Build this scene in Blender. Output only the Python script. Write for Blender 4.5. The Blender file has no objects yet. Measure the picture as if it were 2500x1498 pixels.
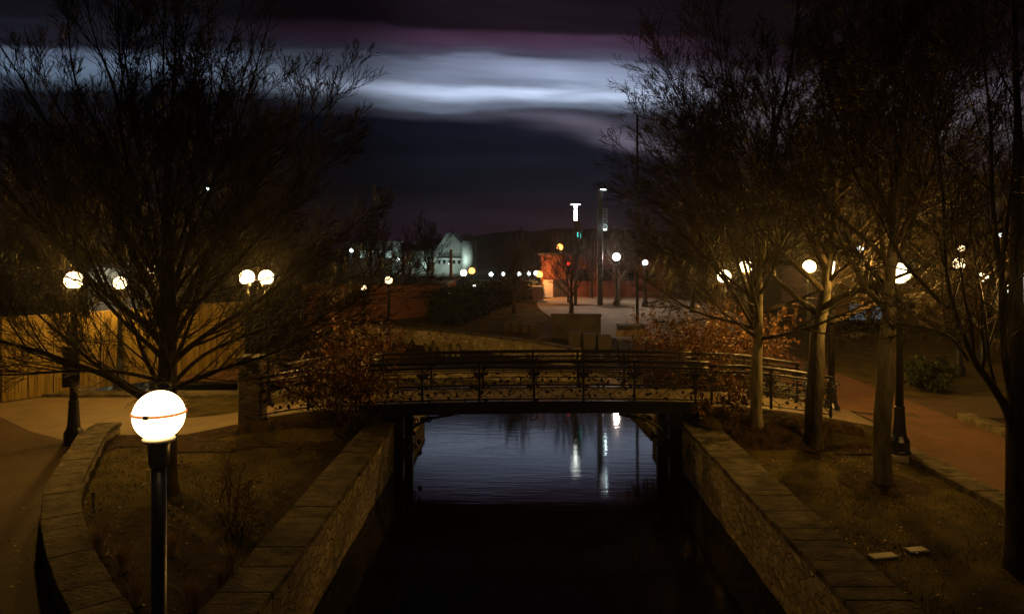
import bpy, math, random
from math import sin, cos, pi, sqrt, atan2, radians

C = bpy.context.scene.collection
sc = bpy.context.scene

# ------------------------------------------------------------------ camera
H = 4.7            # eye height above the lawn
F = 1805.0         # focal length in pixels of a 2500 px wide frame
VX, VY = 1270.0, 608.0
cam = bpy.data.cameras.new('camera'); co = bpy.data.objects.new('camera', cam); C.objects.link(co)
cam.sensor_width = 36.0; cam.lens = 36.0 * F / 2500.0
cam.shift_x = -(VX - 1250.0) / 2500.0
cam.shift_y = -(749.0 - VY) / 2500.0
cam.clip_start = 0.05; cam.clip_end = 2000
co.location = (0, 0, H); co.rotation_euler = (radians(90), 0, 0)
sc.camera = co

# ------------------------------------------------------------------ world, exposure
w = bpy.data.worlds.new('World'); sc.world = w; w.use_nodes = True
nt = w.node_tree; bgn = nt.nodes['Background']
sk = nt.nodes.new('ShaderNodeTexSky'); sk.sky_type = 'NISHITA'; sk.sun_disc = False
sk.sun_elevation = radians(-8); sk.sun_rotation = radians(10)
nt.links.new(sk.outputs[0], bgn.inputs[0]); bgn.inputs[1].default_value = 0.05
vs = sc.view_settings
vs.view_transform = 'Standard'; vs.look = 'None'; vs.exposure = 0.0; vs.gamma = 1.0; vs.use_curve_mapping = False
cy = sc.cycles
cy.use_denoising = True
cy.max_bounces = 6; cy.diffuse_bounces = 2; cy.glossy_bounces = 3; cy.transparent_max_bounces = 8
cy.sample_clamp_indirect = 4.0
cy.use_light_tree = True
cy.caustics_reflective = False; cy.caustics_refractive = False

SODIUM = (1.0, 0.52, 0.09)
WARM = (1.0, 0.74, 0.38)
COOL = (0.72, 0.95, 1.0)
GREENISH = (0.80, 1.0, 0.88)
ORANGE = (1.0, 0.36, 0.08)

def at(px, py, Y):            # a point seen at (px,py) at depth Y
    return ((px - VX) * Y / F, Y, H - (py - VY) * Y / F)

# ------------------------------------------------------------------ materials
def new_mat(name):
    m = bpy.data.materials.new(name); m.use_nodes = True
    return m, m.node_tree, m.node_tree.nodes['Principled BSDF']

def noise_mat(name, c1, c2, scale=5.0, rough=0.8, bump=0.0, bscale=None, stretch=(1, 1, 1), metal=0.0, spec=0.3, detail=6.0, lo=0.35, hi=0.65):
    m, t, p = new_mat(name)
    tc = t.nodes.new('ShaderNodeTexCoord'); mp = t.nodes.new('ShaderNodeMapping')
    mp.inputs['Scale'].default_value = stretch
    t.links.new(tc.outputs['Object'], mp.inputs[0])
    n = t.nodes.new('ShaderNodeTexNoise'); n.inputs['Scale'].default_value = scale; n.inputs['Detail'].default_value = detail
    t.links.new(mp.outputs[0], n.inputs['Vector'])
    r = t.nodes.new('ShaderNodeValToRGB')
    r.color_ramp.elements[0].position = lo; r.color_ramp.elements[1].position = hi
    r.color_ramp.elements[0].color = (*c1, 1); r.color_ramp.elements[1].color = (*c2, 1)
    t.links.new(n.outputs[0], r.inputs[0]); t.links.new(r.outputs[0], p.inputs['Base Color'])
    p.inputs['Roughness'].default_value = rough; p.inputs['Metallic'].default_value = metal
    p.inputs['Specular IOR Level'].default_value = spec
    if bump:
        n2 = t.nodes.new('ShaderNodeTexNoise'); n2.inputs['Scale'].default_value = bscale or scale * 3; n2.inputs['Detail'].default_value = 8
        t.links.new(mp.outputs[0], n2.inputs['Vector'])
        b = t.nodes.new('ShaderNodeBump'); b.inputs['Strength'].default_value = bump; b.inputs['Distance'].default_value = 0.05
        t.links.new(n2.outputs[0], b.inputs['Height']); t.links.new(b.outputs[0], p.inputs['Normal'])
    return m

def stone_mat(name, cols, scale=(3, 3, 5), mortar=(0.05, 0.045, 0.035), bump=0.8, edge=0.05):
    """irregular rubble: voronoi cells with their own tone and recessed joints"""
    m, t, p = new_mat(name)
    tc = t.nodes.new('ShaderNodeTexCoord'); mp = t.nodes.new('ShaderNodeMapping'); mp.inputs['Scale'].default_value = scale
    t.links.new(tc.outputs['Object'], mp.inputs[0])
    wn = t.nodes.new('ShaderNodeTexNoise'); wn.inputs['Scale'].default_value = 1.3
    t.links.new(mp.outputs[0], wn.inputs['Vector'])
    ad = t.nodes.new('ShaderNodeMixRGB'); ad.blend_type = 'ADD'; ad.inputs[0].default_value = 0.25
    t.links.new(mp.outputs[0], ad.inputs[1]); t.links.new(wn.outputs['Color'], ad.inputs[2])
    v = t.nodes.new('ShaderNodeTexVoronoi'); v.inputs['Scale'].default_value = 1.0
    v2 = t.nodes.new('ShaderNodeTexVoronoi'); v2.feature = 'DISTANCE_TO_EDGE'; v2.inputs['Scale'].default_value = 1.0
    for q in (v, v2): t.links.new(ad.outputs[0], q.inputs['Vector'])
    sp = t.nodes.new('ShaderNodeSeparateColor'); t.links.new(v.outputs['Color'], sp.inputs[0])
    r = t.nodes.new('ShaderNodeValToRGB'); cr = r.color_ramp
    while len(cr.elements) < len(cols): cr.elements.new(0.5)
    for i, c in enumerate(cols):
        cr.elements[i].position = i / (len(cols) - 1); cr.elements[i].color = (*c, 1)
    t.links.new(sp.outputs[0], r.inputs[0])
    g = t.nodes.new('ShaderNodeTexNoise'); g.inputs['Scale'].default_value = 9; g.inputs['Detail'].default_value = 8
    t.links.new(tc.outputs['Object'], g.inputs['Vector'])
    gm = t.nodes.new('ShaderNodeMapRange'); gm.inputs[3].default_value = 0.55; gm.inputs[4].default_value = 1.35
    t.links.new(g.outputs[0], gm.inputs[0])
    mu = t.nodes.new('ShaderNodeMixRGB'); mu.blend_type = 'MULTIPLY'; mu.inputs[0].default_value = 1
    t.links.new(r.outputs[0], mu.inputs[1]); t.links.new(gm.outputs[0], mu.inputs[2])
    er = t.nodes.new('ShaderNodeMapRange'); er.inputs[1].default_value = 0.0; er.inputs[2].default_value = edge
    t.links.new(v2.outputs['Distance'], er.inputs[0])
    mx = t.nodes.new('ShaderNodeMixRGB'); mx.inputs[1].default_value = (*mortar, 1)
    t.links.new(er.outputs[0], mx.inputs[0]); t.links.new(mu.outputs[0], mx.inputs[2])
    t.links.new(mx.outputs[0], p.inputs['Base Color'])
    p.inputs['Roughness'].default_value = 0.85; p.inputs['Specular IOR Level'].default_value = 0.3
    mh = t.nodes.new('ShaderNodeMath'); mh.operation = 'MULTIPLY_ADD'; mh.inputs[1].default_value = 0.35
    t.links.new(g.outputs[0], mh.inputs[0]); t.links.new(er.outputs[0], mh.inputs[2])
    b = t.nodes.new('ShaderNodeBump'); b.inputs['Strength'].default_value = bump; b.inputs['Distance'].default_value = 0.04
    t.links.new(mh.outputs[0], b.inputs['Height']); t.links.new(b.outputs[0], p.inputs['Normal'])
    return m

def brick_mat(name, c1, c2, mortar, scale=6.0, rot=(0, 0, 0), rough=0.85, bw=0.5, rh=0.25, ms=0.02):
    m, t, p = new_mat(name)
    tc = t.nodes.new('ShaderNodeTexCoord'); mp = t.nodes.new('ShaderNodeMapping'); mp.inputs['Rotation'].default_value = rot
    t.links.new(tc.outputs['Object'], mp.inputs[0])
    b = t.nodes.new('ShaderNodeTexBrick'); b.inputs['Scale'].default_value = scale
    b.inputs['Color1'].default_value = (*c1, 1); b.inputs['Color2'].default_value = (*c2, 1); b.inputs['Mortar'].default_value = (*mortar, 1)
    b.inputs['Mortar Size'].default_value = ms; b.inputs['Brick Width'].default_value = bw; b.inputs['Row Height'].default_value = rh
    t.links.new(mp.outputs[0], b.inputs['Vector'])
    n = t.nodes.new('ShaderNodeTexNoise'); n.inputs['Scale'].default_value = 1.2; n.inputs['Detail'].default_value = 7
    t.links.new(tc.outputs['Object'], n.inputs['Vector'])
    gm = t.nodes.new('ShaderNodeMapRange'); gm.inputs[3].default_value = 0.55; gm.inputs[4].default_value = 1.4
    t.links.new(n.outputs[0], gm.inputs[0])
    mu = t.nodes.new('ShaderNodeMixRGB'); mu.blend_type = 'MULTIPLY'; mu.inputs[0].default_value = 1
    t.links.new(b.outputs[0], mu.inputs[1]); t.links.new(gm.outputs[0], mu.inputs[2])
    t.links.new(mu.outputs[0], p.inputs['Base Color']); p.inputs['Roughness'].default_value = rough
    p.inputs['Specular IOR Level'].default_value = 0.25
    bp = t.nodes.new('ShaderNodeBump'); bp.inputs['Strength'].default_value = 0.4; bp.inputs['Distance'].default_value = 0.02
    iv = t.nodes.new('ShaderNodeMath'); iv.operation = 'SUBTRACT'; iv.inputs[0].default_value = 1
    t.links.new(b.outputs['Fac'], iv.inputs[1]); t.links.new(iv.outputs[0], bp.inputs['Height']); t.links.new(bp.outputs[0], p.inputs['Normal'])
    return m

def emit_mat(name, col, strength, through=0.0):
    m = bpy.data.materials.new(name); m.use_nodes = True; t = m.node_tree; t.nodes.clear()
    o = t.nodes.new('ShaderNodeOutputMaterial'); e = t.nodes.new('ShaderNodeEmission')
    e.inputs[0].default_value = (*col, 1); e.inputs[1].default_value = strength
    if through:
        tr = t.nodes.new('ShaderNodeBsdfTransparent'); mx = t.nodes.new('ShaderNodeMixShader'); mx.inputs[0].default_value = 1 - through
        t.links.new(tr.outputs[0], mx.inputs[1]); t.links.new(e.outputs[0], mx.inputs[2]); t.links.new(mx.outputs[0], o.inputs[0])
        m.cycles.emission_sampling = 'NONE'
    else:
        t.links.new(e.outputs[0], o.inputs[0])
    return m

M = {}
M['bark'] = noise_mat('bark', (0.022, 0.016, 0.010), (0.07, 0.052, 0.036), 9, 0.9, 0.6, 25, (1, 1, 0.25), spec=0.15)
M['lit_bark'] = noise_mat('lit_bark', (0.10, 0.085, 0.055), (0.24, 0.21, 0.14), 7, 0.85, 0.5, 20, (1, 1, 0.3), spec=0.15)  # paler than the other barks: lamplight on the trunk painted into its colour
M['grey_bark'] = noise_mat('grey_bark', (0.055, 0.048, 0.034), (0.13, 0.115, 0.085), 7, 0.85, 0.6, 18, (1, 1, 0.3), spec=0.15)
M['shrub_stem'] = noise_mat('shrub_stem', (0.06, 0.035, 0.018), (0.13, 0.075, 0.036), 4, 0.7, spec=0.3)
M['twig'] = noise_mat('twig', (0.012, 0.0075, 0.004), (0.030, 0.019, 0.010), 3, 0.6, spec=0.22)
M['leaf'] = noise_mat('russet_leaf', (0.06, 0.022, 0.008), (0.21, 0.085, 0.022), 2.2, 0.6, spec=0.35)
M['hedge'] = noise_mat('hedge_leaf', (0.008, 0.012, 0.006), (0.03, 0.045, 0.018), 2.0, 0.7)
M['drygrass'] = noise_mat('dry_grass', (0.24, 0.17, 0.09), (0.5, 0.38, 0.22), 3, 0.8)
M['lawnblade'] = noise_mat('grass_blade', (0.05, 0.042, 0.014), (0.14, 0.115, 0.045), 1.5, 0.8)
M['reed'] = noise_mat('pale_reed', (0.22, 0.18, 0.08), (0.5, 0.42, 0.2), 3, 0.8)
M['lawn'] = noise_mat('lawn', (0.028, 0.023, 0.008), (0.095, 0.075, 0.026), 1.6, 0.95, 0.8, 30, spec=0.1, detail=10, lo=0.3, hi=0.7)
M['mulch'] = noise_mat('mulch', (0.012, 0.008, 0.005), (0.055, 0.034, 0.02), 6, 0.95, 0.9, 26, spec=0.1, detail=10)
M['concrete'] = noise_mat('concrete', (0.22, 0.19, 0.15), (0.36, 0.32, 0.26), 1.4, 0.85, 0.25, 30, spec=0.25, detail=10, lo=0.3, hi=0.7)
M['paving'] = brick_mat('paving_slabs', (0.175, 0.13, 0.08), (0.145, 0.11, 0.07), (0.08, 0.06, 0.04), 1.0, (0, 0, 0.15), 0.7, 1.5, 1.5, 0.012)
M['old_paving'] = brick_mat('dark_brick_paving', (0.075, 0.047, 0.028), (0.055, 0.035, 0.022), (0.03, 0.022, 0.016), 5.0, (0, 0, 0.5), 0.85, 1.0, 0.5, 0.03)
M['weathered'] = noise_mat('weathered_concrete', (0.035, 0.031, 0.026), (0.085, 0.074, 0.06), 1.2, 0.9, 0.3, 24, spec=0.2, detail=10)
M['brickpath'] = brick_mat('brick_paving', (0.125, 0.062, 0.034), (0.10, 0.050, 0.030), (0.065, 0.040, 0.026), 5.0, (0, 0, 0), 0.8, 1.0, 0.5, 0.02)
M['brick'] = brick_mat('brick_wall', (0.20, 0.075, 0.045), (0.13, 0.05, 0.035), (0.12, 0.10, 0.08), 4.0, (radians(90), 0, 0), 0.9)
M['redbrick'] = brick_mat('red_brick_wall', (0.20, 0.065, 0.035), (0.15, 0.05, 0.03), (0.13, 0.07, 0.05), 3.0, (radians(90), 0, 0), 0.9)
M['rubble'] = stone_mat('rubble_stone', [(0.17, 0.13, 0.075), (0.30, 0.25, 0.17), (0.22, 0.18, 0.13), (0.38, 0.33, 0.25), (0.15, 0.13, 0.11)], (3.6, 3.6, 9.0))
M['palestone'] = stone_mat('pale_rubble', [(0.22, 0.18, 0.10), (0.40, 0.34, 0.2), (0.28, 0.23, 0.14), (0.46, 0.4, 0.26)], (3.0, 3.0, 4.0))
M['cap'] = noise_mat('cap_stone', (0.035, 0.03, 0.02), (0.17, 0.145, 0.10), 3.4, 0.9, 1.0, 16, (1, 1.3, 1), spec=0.2, detail=10, lo=0.32, hi=0.72)
M['iron'] = noise_mat('black_iron', (0.010, 0.010, 0.011), (0.022, 0.020, 0.020), 8, 0.45, spec=0.5)
M['post'] = noise_mat('blue_black_paint', (0.012, 0.015, 0.022), (0.024, 0.028, 0.038), 6, 0.32, spec=0.6)
M['steel'] = noise_mat('dark_steel', (0.02, 0.02, 0.022), (0.04, 0.04, 0.042), 4, 0.5)
M['wood'] = noise_mat('fence_wood', (0.14, 0.095, 0.022), (0.27, 0.195, 0.06), 5, 0.8, 0.35, 20, (1.6, 1.6, 0.14), spec=0.2, detail=8)
M['poleWood'] = noise_mat('pole_wood', (0.10, 0.07, 0.045), (0.2, 0.15, 0.1), 6, 0.9, 0.3, 20, (1, 1, .2))
M['plaster'] = noise_mat('pale_plaster', (0.36, 0.34, 0.31), (0.5, 0.47, 0.43), 1.0, 0.85, 0.2, 12)
M['metalsheet'] = noise_mat('pale_sheet_metal', (0.22, 0.25, 0.24), (0.52, 0.56, 0.53), 0.5, 0.7, 0.3, 5, (1, 1, .4), detail=9)
M['roof'] = noise_mat('dark_roof', (0.03, 0.028, 0.026), (0.06, 0.055, 0.05), 2, 0.9)
M['door'] = noise_mat('dark_door', (0.02, 0.016, 0.014), (0.035, 0.028, 0.024), 4, 0.6)
M['deckwood'] = noise_mat('worn_deck', (0.11, 0.085, 0.05), (0.19, 0.15, 0.09), 3, 0.8, 0.3, 20, (8, 0.6, 1))
M['gasket'] = None
M['glass'] = noise_mat('dark_glass', (0.01, 0.012, 0.014), (0.015, 0.016, 0.02), 1, 0.08, spec=0.6)
M['hill'] = noise_mat('wooded_hill', (0.012, 0.012, 0.008), (0.03, 0.026, 0.018), 0.2, 1.0, spec=0.0)
M['globe'] = emit_mat('globe_glass', (1.0, 0.70, 0.36), 9.0, 0.5)
M['globe_cool'] = emit_mat('globe_glass_cool', (0.85, 0.97, 1.0), 4.5, 0.5)
M['globe_green'] = emit_mat('globe_glass_greenish', (0.86, 1.0, 0.62), 6.0, 0.5)
M['globe_orange'] = emit_mat('globe_glass_orange', (1.0, 0.34, 0.07), 7.0, 0.5)
M['red_lens'] = emit_mat('red_lens', (1.0, 0.04, 0.015), 4.0, 0.3)
M['teal_lens'] = emit_mat('teal_lens', (0.08, 0.9, 0.75), 3.0)
M['white_lens'] = emit_mat('white_lens', (0.9, 1.0, 0.97), 12.0, 0.4)
M['lit_panel'] = emit_mat('lit_panel', (0.93, 1.0, 0.90), 7.0)
M['lit_window'] = emit_mat('lit_window', (0.65, 0.85, 1.0), 0.08)
M['lit_window_green'] = emit_mat('lit_window_greenish', (0.7, 1.0, 0.85), 0.6)
M['lit_sign'] = emit_mat('lit_sign_face', (0.95, 0.9, 0.45), 1.4)
M['smoked'] = noise_mat('pale_plastic', (0.45, 0.42, 0.34), (0.55, 0.5, 0.4), 4, 0.3, spec=0.5)

m_, t_, p_ = new_mat('translucent_gasket')
tl_ = t_.nodes.new('ShaderNodeBsdfTranslucent'); tl_.inputs[0].default_value = (0.5, 0.22, 0.12, 1)
mx_ = t_.nodes.new('ShaderNodeMixShader'); mx_.inputs[0].default_value = 0.12
t_.links.new(p_.outputs[0], mx_.inputs[1]); t_.links.new(tl_.outputs[0], mx_.inputs[2]); t_.links.new(mx_.outputs[0], t_.nodes['Material Output'].inputs[0])
p_.inputs['Base Color'].default_value = (0.3, 0.2, 0.14, 1); M['gasket'] = m_
# ------------------------------------------------------------------ mesh builder
class MB:
    def __init__(s): s.v = []; s.f = []; s.sm = []
    def quad(s, a, b, c, d, smooth=False):
        n = len(s.v); s.v += [a, b, c, d]; s.f.append((n, n+1, n+2, n+3)); s.sm.append(smooth)
    def tri(s, a, b, c):
        n = len(s.v); s.v += [a, b, c]; s.f.append((n, n+1, n+2)); s.sm.append(False)
    def box(s, x0, x1, y0, y1, z0, z1, rz=0.0, o=(0, 0, 0)):
        n = len(s.v); cr, sr = cos(rz), sin(rz)
        for z in (z0, z1):
            for (x, y) in ((x0, y0), (x1, y0), (x1, y1), (x0, y1)):
                s.v.append((o[0] + x*cr - y*sr, o[1] + x*sr + y*cr, o[2] + z))
        for f in ((3, 2, 1, 0), (4, 5, 6, 7), (0, 1, 5, 4), (1, 2, 6, 5), (2, 3, 7, 6), (3, 0, 4, 7)):
            s.f.append(tuple(n+i for i in f)); s.sm.append(False)
        return s
    def bbox(s, x0, x1, y0, y1, z0, z1, b=0.02):
        """box with chamfered vertical and top edges"""
        ring = lambda d, z: [(x0+d+b, y0+d, z), (x1-d-b, y0+d, z), (x1-d, y0+d+b, z), (x1-d, y1-d-b, z),
                             (x1-d-b, y1-d, z), (x0+d+b, y1-d, z), (x0+d, y1-d-b, z), (x0+d, y0+d+b, z)]
        n = len(s.v); s.v += ring(0, z0) + ring(0, z1-b) + ring(b, z1)
        for k in range(2):
            for i in range(8):
                j = (i+1) % 8; s.f.append((n+k*8+i, n+k*8+j, n+k*8+8+j, n+k*8+8+i)); s.sm.append(False)
        s.f.append(tuple(n+16+i for i in range(8))); s.sm.append(False)
        s.f.append(tuple(n+7-i for i in range(8))); s.sm.append(False)
        return s
    def tube(s, pts, rad, sides=6, cap=True):
        n0 = len(s.v); L = len(pts); V = s.v
        ux, uy, uz = 0.0, 0.0, 0.0
        for i in range(L):
            a = pts[i-1] if i else pts[0]; b = pts[i+1] if i < L-1 else pts[i]
            tx, ty, tz = b[0]-a[0], b[1]-a[1], b[2]-a[2]
            l = sqrt(tx*tx+ty*ty+tz*tz) or 1e-9; tx /= l; ty /= l; tz /= l
            if i == 0:
                if abs(tz) < 0.9: ux, uy, uz = -ty, tx, 0.0
                else: ux, uy, uz = 0.0, -tz, ty
            d = ux*tx+uy*ty+uz*tz; ux -= d*tx; uy -= d*ty; uz -= d*tz
            l = sqrt(ux*ux+uy*uy+uz*uz) or 1e-9; ux /= l; uy /= l; uz /= l
            wx, wy, wz = ty*uz-tz*uy, tz*ux-tx*uz, tx*uy-ty*ux
            r = rad[i] if isinstance(rad, (list, tuple)) else rad
            px, py, pz = pts[i]
            for k in range(sides):
                c = COS[sides][k]*r; e = SIN[sides][k]*r
                V.append((px+ux*c+wx*e, py+uy*c+wy*e, pz+uz*c+wz*e))
        for i in range(L-1):
            for k in range(sides):
                k2 = (k+1) % sides; a = n0+i*sides
                s.f.append((a+k, a+k2, a+sides+k2, a+sides+k)); s.sm.append(True)
        if cap:
            s.f.append(tuple(n0+sides-1-k for k in range(sides))); s.sm.append(False)
            s.f.append(tuple(n0+(L-1)*sides+k for k in range(sides))); s.sm.append(False)
        return s
    def lathe(s, prof, segs=20, o=(0, 0, 0), smooth=True, capped=True):
        n = len(s.v)
        for r, z in prof:
            for k in range(segs):
                a = 2*pi*k/segs; s.v.append((o[0]+r*cos(a), o[1]+r*sin(a), o[2]+z))
        for i in range(len(prof)-1):
            for k in range(segs):
                k2 = (k+1) % segs; a = n+i*segs
                s.f.append((a+k, a+k2, a+segs+k2, a+segs+k)); s.sm.append(smooth)
        if capped:
            s.f.append(tuple(n+segs-1-k for k in range(segs))); s.sm.append(False)
            s.f.append(tuple(n+(len(prof)-1)*segs+k for k in range(segs))); s.sm.append(False)
        return s
    def ball(s, r, o=(0, 0, 0), segs=24, rings=14, a0=0.02, a1=pi-0.02):
        return s.lathe([(r*sin(a1-(a1-a0)*i/rings), r*cos(a1-(a1-a0)*i/rings)) for i in range(rings+1)], segs, o)
    def build(s, name, mat, parent=None):
        me = bpy.data.meshes.new(name); me.from_pydata(s.v, [], s.f)
        me.polygons.foreach_set('use_smooth', s.sm); me.update()
        if mat is not None: me.materials.append(mat)
        ob = bpy.data.objects.new(name, me); C.objects.link(ob)
        if parent is not None: ob.parent = parent
        return ob
COS = {n: [cos(2*pi*k/n) for k in range(n)] for n in (3, 4, 5, 6, 8, 10, 12, 16)}
SIN = {n: [sin(2*pi*k/n) for k in range(n)] for n in (3, 4, 5, 6, 8, 10, 12, 16)}

def tag(o, label=None, cat=None, group=None, kind=None):
    if label: o['label'] = label
    if cat: o['category'] = cat
    if group: o['group'] = group
    if kind: o['kind'] = kind
    return o
def thing(name, label, cat, loc=(0, 0, 0), rz=0.0, group=None):
    o = bpy.data.objects.new(name, None); C.objects.link(o); o.location = loc; o.rotation_euler = (0, 0, rz)
    o.empty_display_size = 0.2
    return tag(o, label, cat, group)
def struct(name, mb, mat, label=None, kind='structure'):
    o = mb.build(name, mat); o['kind'] = kind
    if label: o['label'] = label
    return o
def copy_tree(o, parent=None):
    c = o.copy(); C.objects.link(c)
    if parent is not None: c.parent = parent
    for ch in list(o.children): copy_tree(ch, c)
    return c
def bulb(parent, loc, power, col, size=0.12):
    l = bpy.data.lights.new('bulb', 'POINT'); l.energy = power; l.color = col; l.shadow_soft_size = size
    o = bpy.data.objects.new('bulb', l); C.objects.link(o); o.location = loc; o.parent = parent
    return o

# ------------------------------------------------------------------ sky dome (night clouds)
def make_sky():
    R = 215.0
    mb = MB()
    prof = []
    for i in range(25):
        e = -0.12 + (pi/2+0.10)*i/24
        prof.append((R*cos(e), R*sin(e)))
    mb.lathe(prof, 96, (0, 0, 0), True, False)
    o = mb.build('sky', None); o.location = (0, 0, H); o['kind'] = 'structure'
    m = bpy.data.materials.new('night_clouds'); m.use_nodes = True; t = m.node_tree; t.nodes.clear(); N = t.nodes.new; K = t.links.new
    def math(op, a, b=None, c=None):
        n = N('ShaderNodeMath'); n.operation = op
        for i, q in enumerate((a, b, c)):
            if q is None: continue
            if isinstance(q, (int, float)): n.inputs[i].default_value = q
            else: K(q, n.inputs[i])
        return n.outputs[0]
    tc = N('ShaderNodeTexCoord'); sp = N('ShaderNodeSeparateXYZ'); K(tc.outputs['Object'], sp.inputs[0])
    x, y, z = sp.outputs
    az = math('ARCTAN2', x, y)
    r = math('SQRT', math('ADD', math('MULTIPLY', x, x), math('MULTIPLY', y, y)))
    el = math('DIVIDE', math('DIVIDE', z, r), math('MAXIMUM', math('COSINE', az), 0.5))
    def noise(sx, sy, detail=5, off=0.0):
        cb = N('ShaderNodeCombineXYZ'); K(math('MULTIPLY', az, sx), cb.inputs[0])
        K(math('ADD', math('MULTIPLY', el, sy), math('MULTIPLY', az, sy*0.05)), cb.inputs[1]); cb.inputs[2].default_value = off
        n = N('ShaderNodeTexNoise'); n.inputs['Scale'].default_value = 1.0; n.inputs['Detail'].default_value = detail; n.inputs['Roughness'].default_value = 0.5
        K(cb.outputs[0], n.inputs['Vector']); return n.outputs[0]
    n1 = noise(3.2, 15, 6, 3.1); n2 = noise(3.4, 38, 6, 5.2); n3 = noise(5, 24, 4, 9.1)
    elw = math('ADD', math('ADD', el, math('MULTIPLY', az, 0.045)), math('MULTIPLY', math('SUBTRACT', n1, 0.5), 0.062))
    elw = math('ADD', elw, math('MULTIPLY', math('SUBTRACT', n3, 0.5), 0.022))
    f = math('DIVIDE', elw, 0.40)
    def ramp(fac, stops):
        n = N('ShaderNodeValToRGB'); cr = n.color_ramp; cr.interpolation = 'EASE'
        while len(cr.elements) < len(stops): cr.elements.new(0.5)
        for i, (p, c) in enumerate(stops):
            cr.elements[i].position = p; cr.elements[i].color = (*c, 1)
        K(fac, n.inputs[0]); return n.outputs[0]
    mid = ramp(f, [(0.0, (0.010, 0.0045, 0.009)), (0.09, (0.006, 0.0035, 0.006)), (0.22, (0.0025, 0.0028, 0.0055)),
                   (0.40, (0.0025, 0.0034, 0.0075)), (0.445, (0.020, 0.021, 0.032)), (0.475, (0.080, 0.098, 0.138)), (0.535, (0.34, 0.405, 0.55)),
                   (0.575, (0.14, 0.17, 0.245)), (0.61, (0.12, 0.14, 0.205)), (0.65, (0.032, 0.030, 0.050)), (0.685, (0.028, 0.017, 0.032)),
                   (0.725, (0.026, 0.013, 0.026)), (0.765, (0.006, 0.0035, 0.0065)), (1.0, (0.0028, 0.002, 0.0035))])
    lef = ramp(f, [(0.0, (0.004, 0.002, 0.002)), (0.3, (0.004, 0.003, 0.004)), (0.465, (0.006, 0.007, 0.012)), (0.505, (0.035, 0.048, 0.07)),
                   (0.545, (0.10, 0.14, 0.205)), (0.59, (0.085, 0.112, 0.17)), (0.625, (0.010, 0.010, 0.017)), (0.8, (0.004, 0.004, 0.006)), (1.0, (0.002, 0.002, 0.003))])
    rig = ramp(f, [(0.0, (0.005, 0.003, 0.004)), (0.28, (0.009, 0.006, 0.008)), (0.38, (0.045, 0.034, 0.038)), (0.5, (0.10, 0.085, 0.10)), (0.58, (0.095, 0.08, 0.105)),
                   (0.68, (0.014, 0.008, 0.013)), (0.78, (0.005, 0.003, 0.004)), (1.0, (0.003, 0.002, 0.002))])
    a01 = math('MULTIPLY_ADD', az, 0.625, 0.5)     # -0.8..0.8 -> 0..1
    def grey(fac, stops): return ramp(fac, [(p, (v, v, v)) for p, v in stops])
    wl = grey(a01, [(0.22, 1), (0.33, 0.0)]); wr = grey(a01, [(0.57, 0), (0.68, 1.0)])
    gain = grey(a01, [(0.25, 0.30), (0.345, 0.45), (0.45, 1.6), (0.53, 1.95), (0.60, 1.9)])
    def mix(fac, a, b, bt='MIX'):
        n = N('ShaderNodeMixRGB'); n.blend_type = bt
        if isinstance(fac, (int, float)): n.inputs[0].default_value = fac
        else: K(fac, n.inputs[0])
        K(a, n.inputs[1]); K(b, n.inputs[2]); return n.outputs[0]
    midg = mix(1.0, mid, gain, 'MULTIPLY')
    c = mix(wl, midg, lef); c = mix(wr, c, rig)
    # lower torn band to the right of the middle
    g1 = math('POWER', 2.718, math('MULTIPLY', -1.0, math('POWER', math('DIVIDE', math('SUBTRACT', math('ADD', elw, math('MULTIPLY', az, 0.13)), 0.172), 0.011), 2.0)))
    g2 = math('POWER', 2.718, math('MULTIPLY', -1.0, math('POWER', math('DIVIDE', math('SUBTRACT', az, 0.12), 0.11), 2.0)))
    lb = N('ShaderNodeMixRGB'); lb.inputs[1].default_value = (0, 0, 0, 1); lb.inputs[2].default_value = (0.11, 0.095, 0.13, 1)
    K(math('MULTIPLY', g1, g2), lb.inputs[0])
    c = mix(1.0, c, lb.outputs[0], 'ADD')
    g3 = math('POWER', 2.718, math('MULTIPLY', -1.0, math('POWER', math('DIVIDE', math('SUBTRACT', elw, math('MULTIPLY_ADD', az, 0.17, 0.200)), 0.006), 2.0)))
    g4 = math('POWER', 2.718, math('MULTIPLY', -1.0, math('POWER', math('DIVIDE', math('SUBTRACT', az, 0.09), 0.07), 2.0)))
    st = math('MULTIPLY', math('MULTIPLY_ADD', n2, 1.7, 0.18), math('SUBTRACT', 1.0, math('MULTIPLY', math('MULTIPLY', g3, g4), 0.3)))
    e = N('ShaderNodeEmission'); K(c, e.inputs[0]); K(st, e.inputs[1])
    tr = N('ShaderNodeBsdfTransparent'); ad = N('ShaderNodeAddShader'); K(tr.outputs[0], ad.inputs[0]); K(e.outputs[0], ad.inputs[1])
    out = N('ShaderNodeOutputMaterial'); K(ad.outputs[0], out.inputs[0])
    m.cycles.emission_sampling = 'NONE'
    o.data.materials.append(m)
make_sky()

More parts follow.
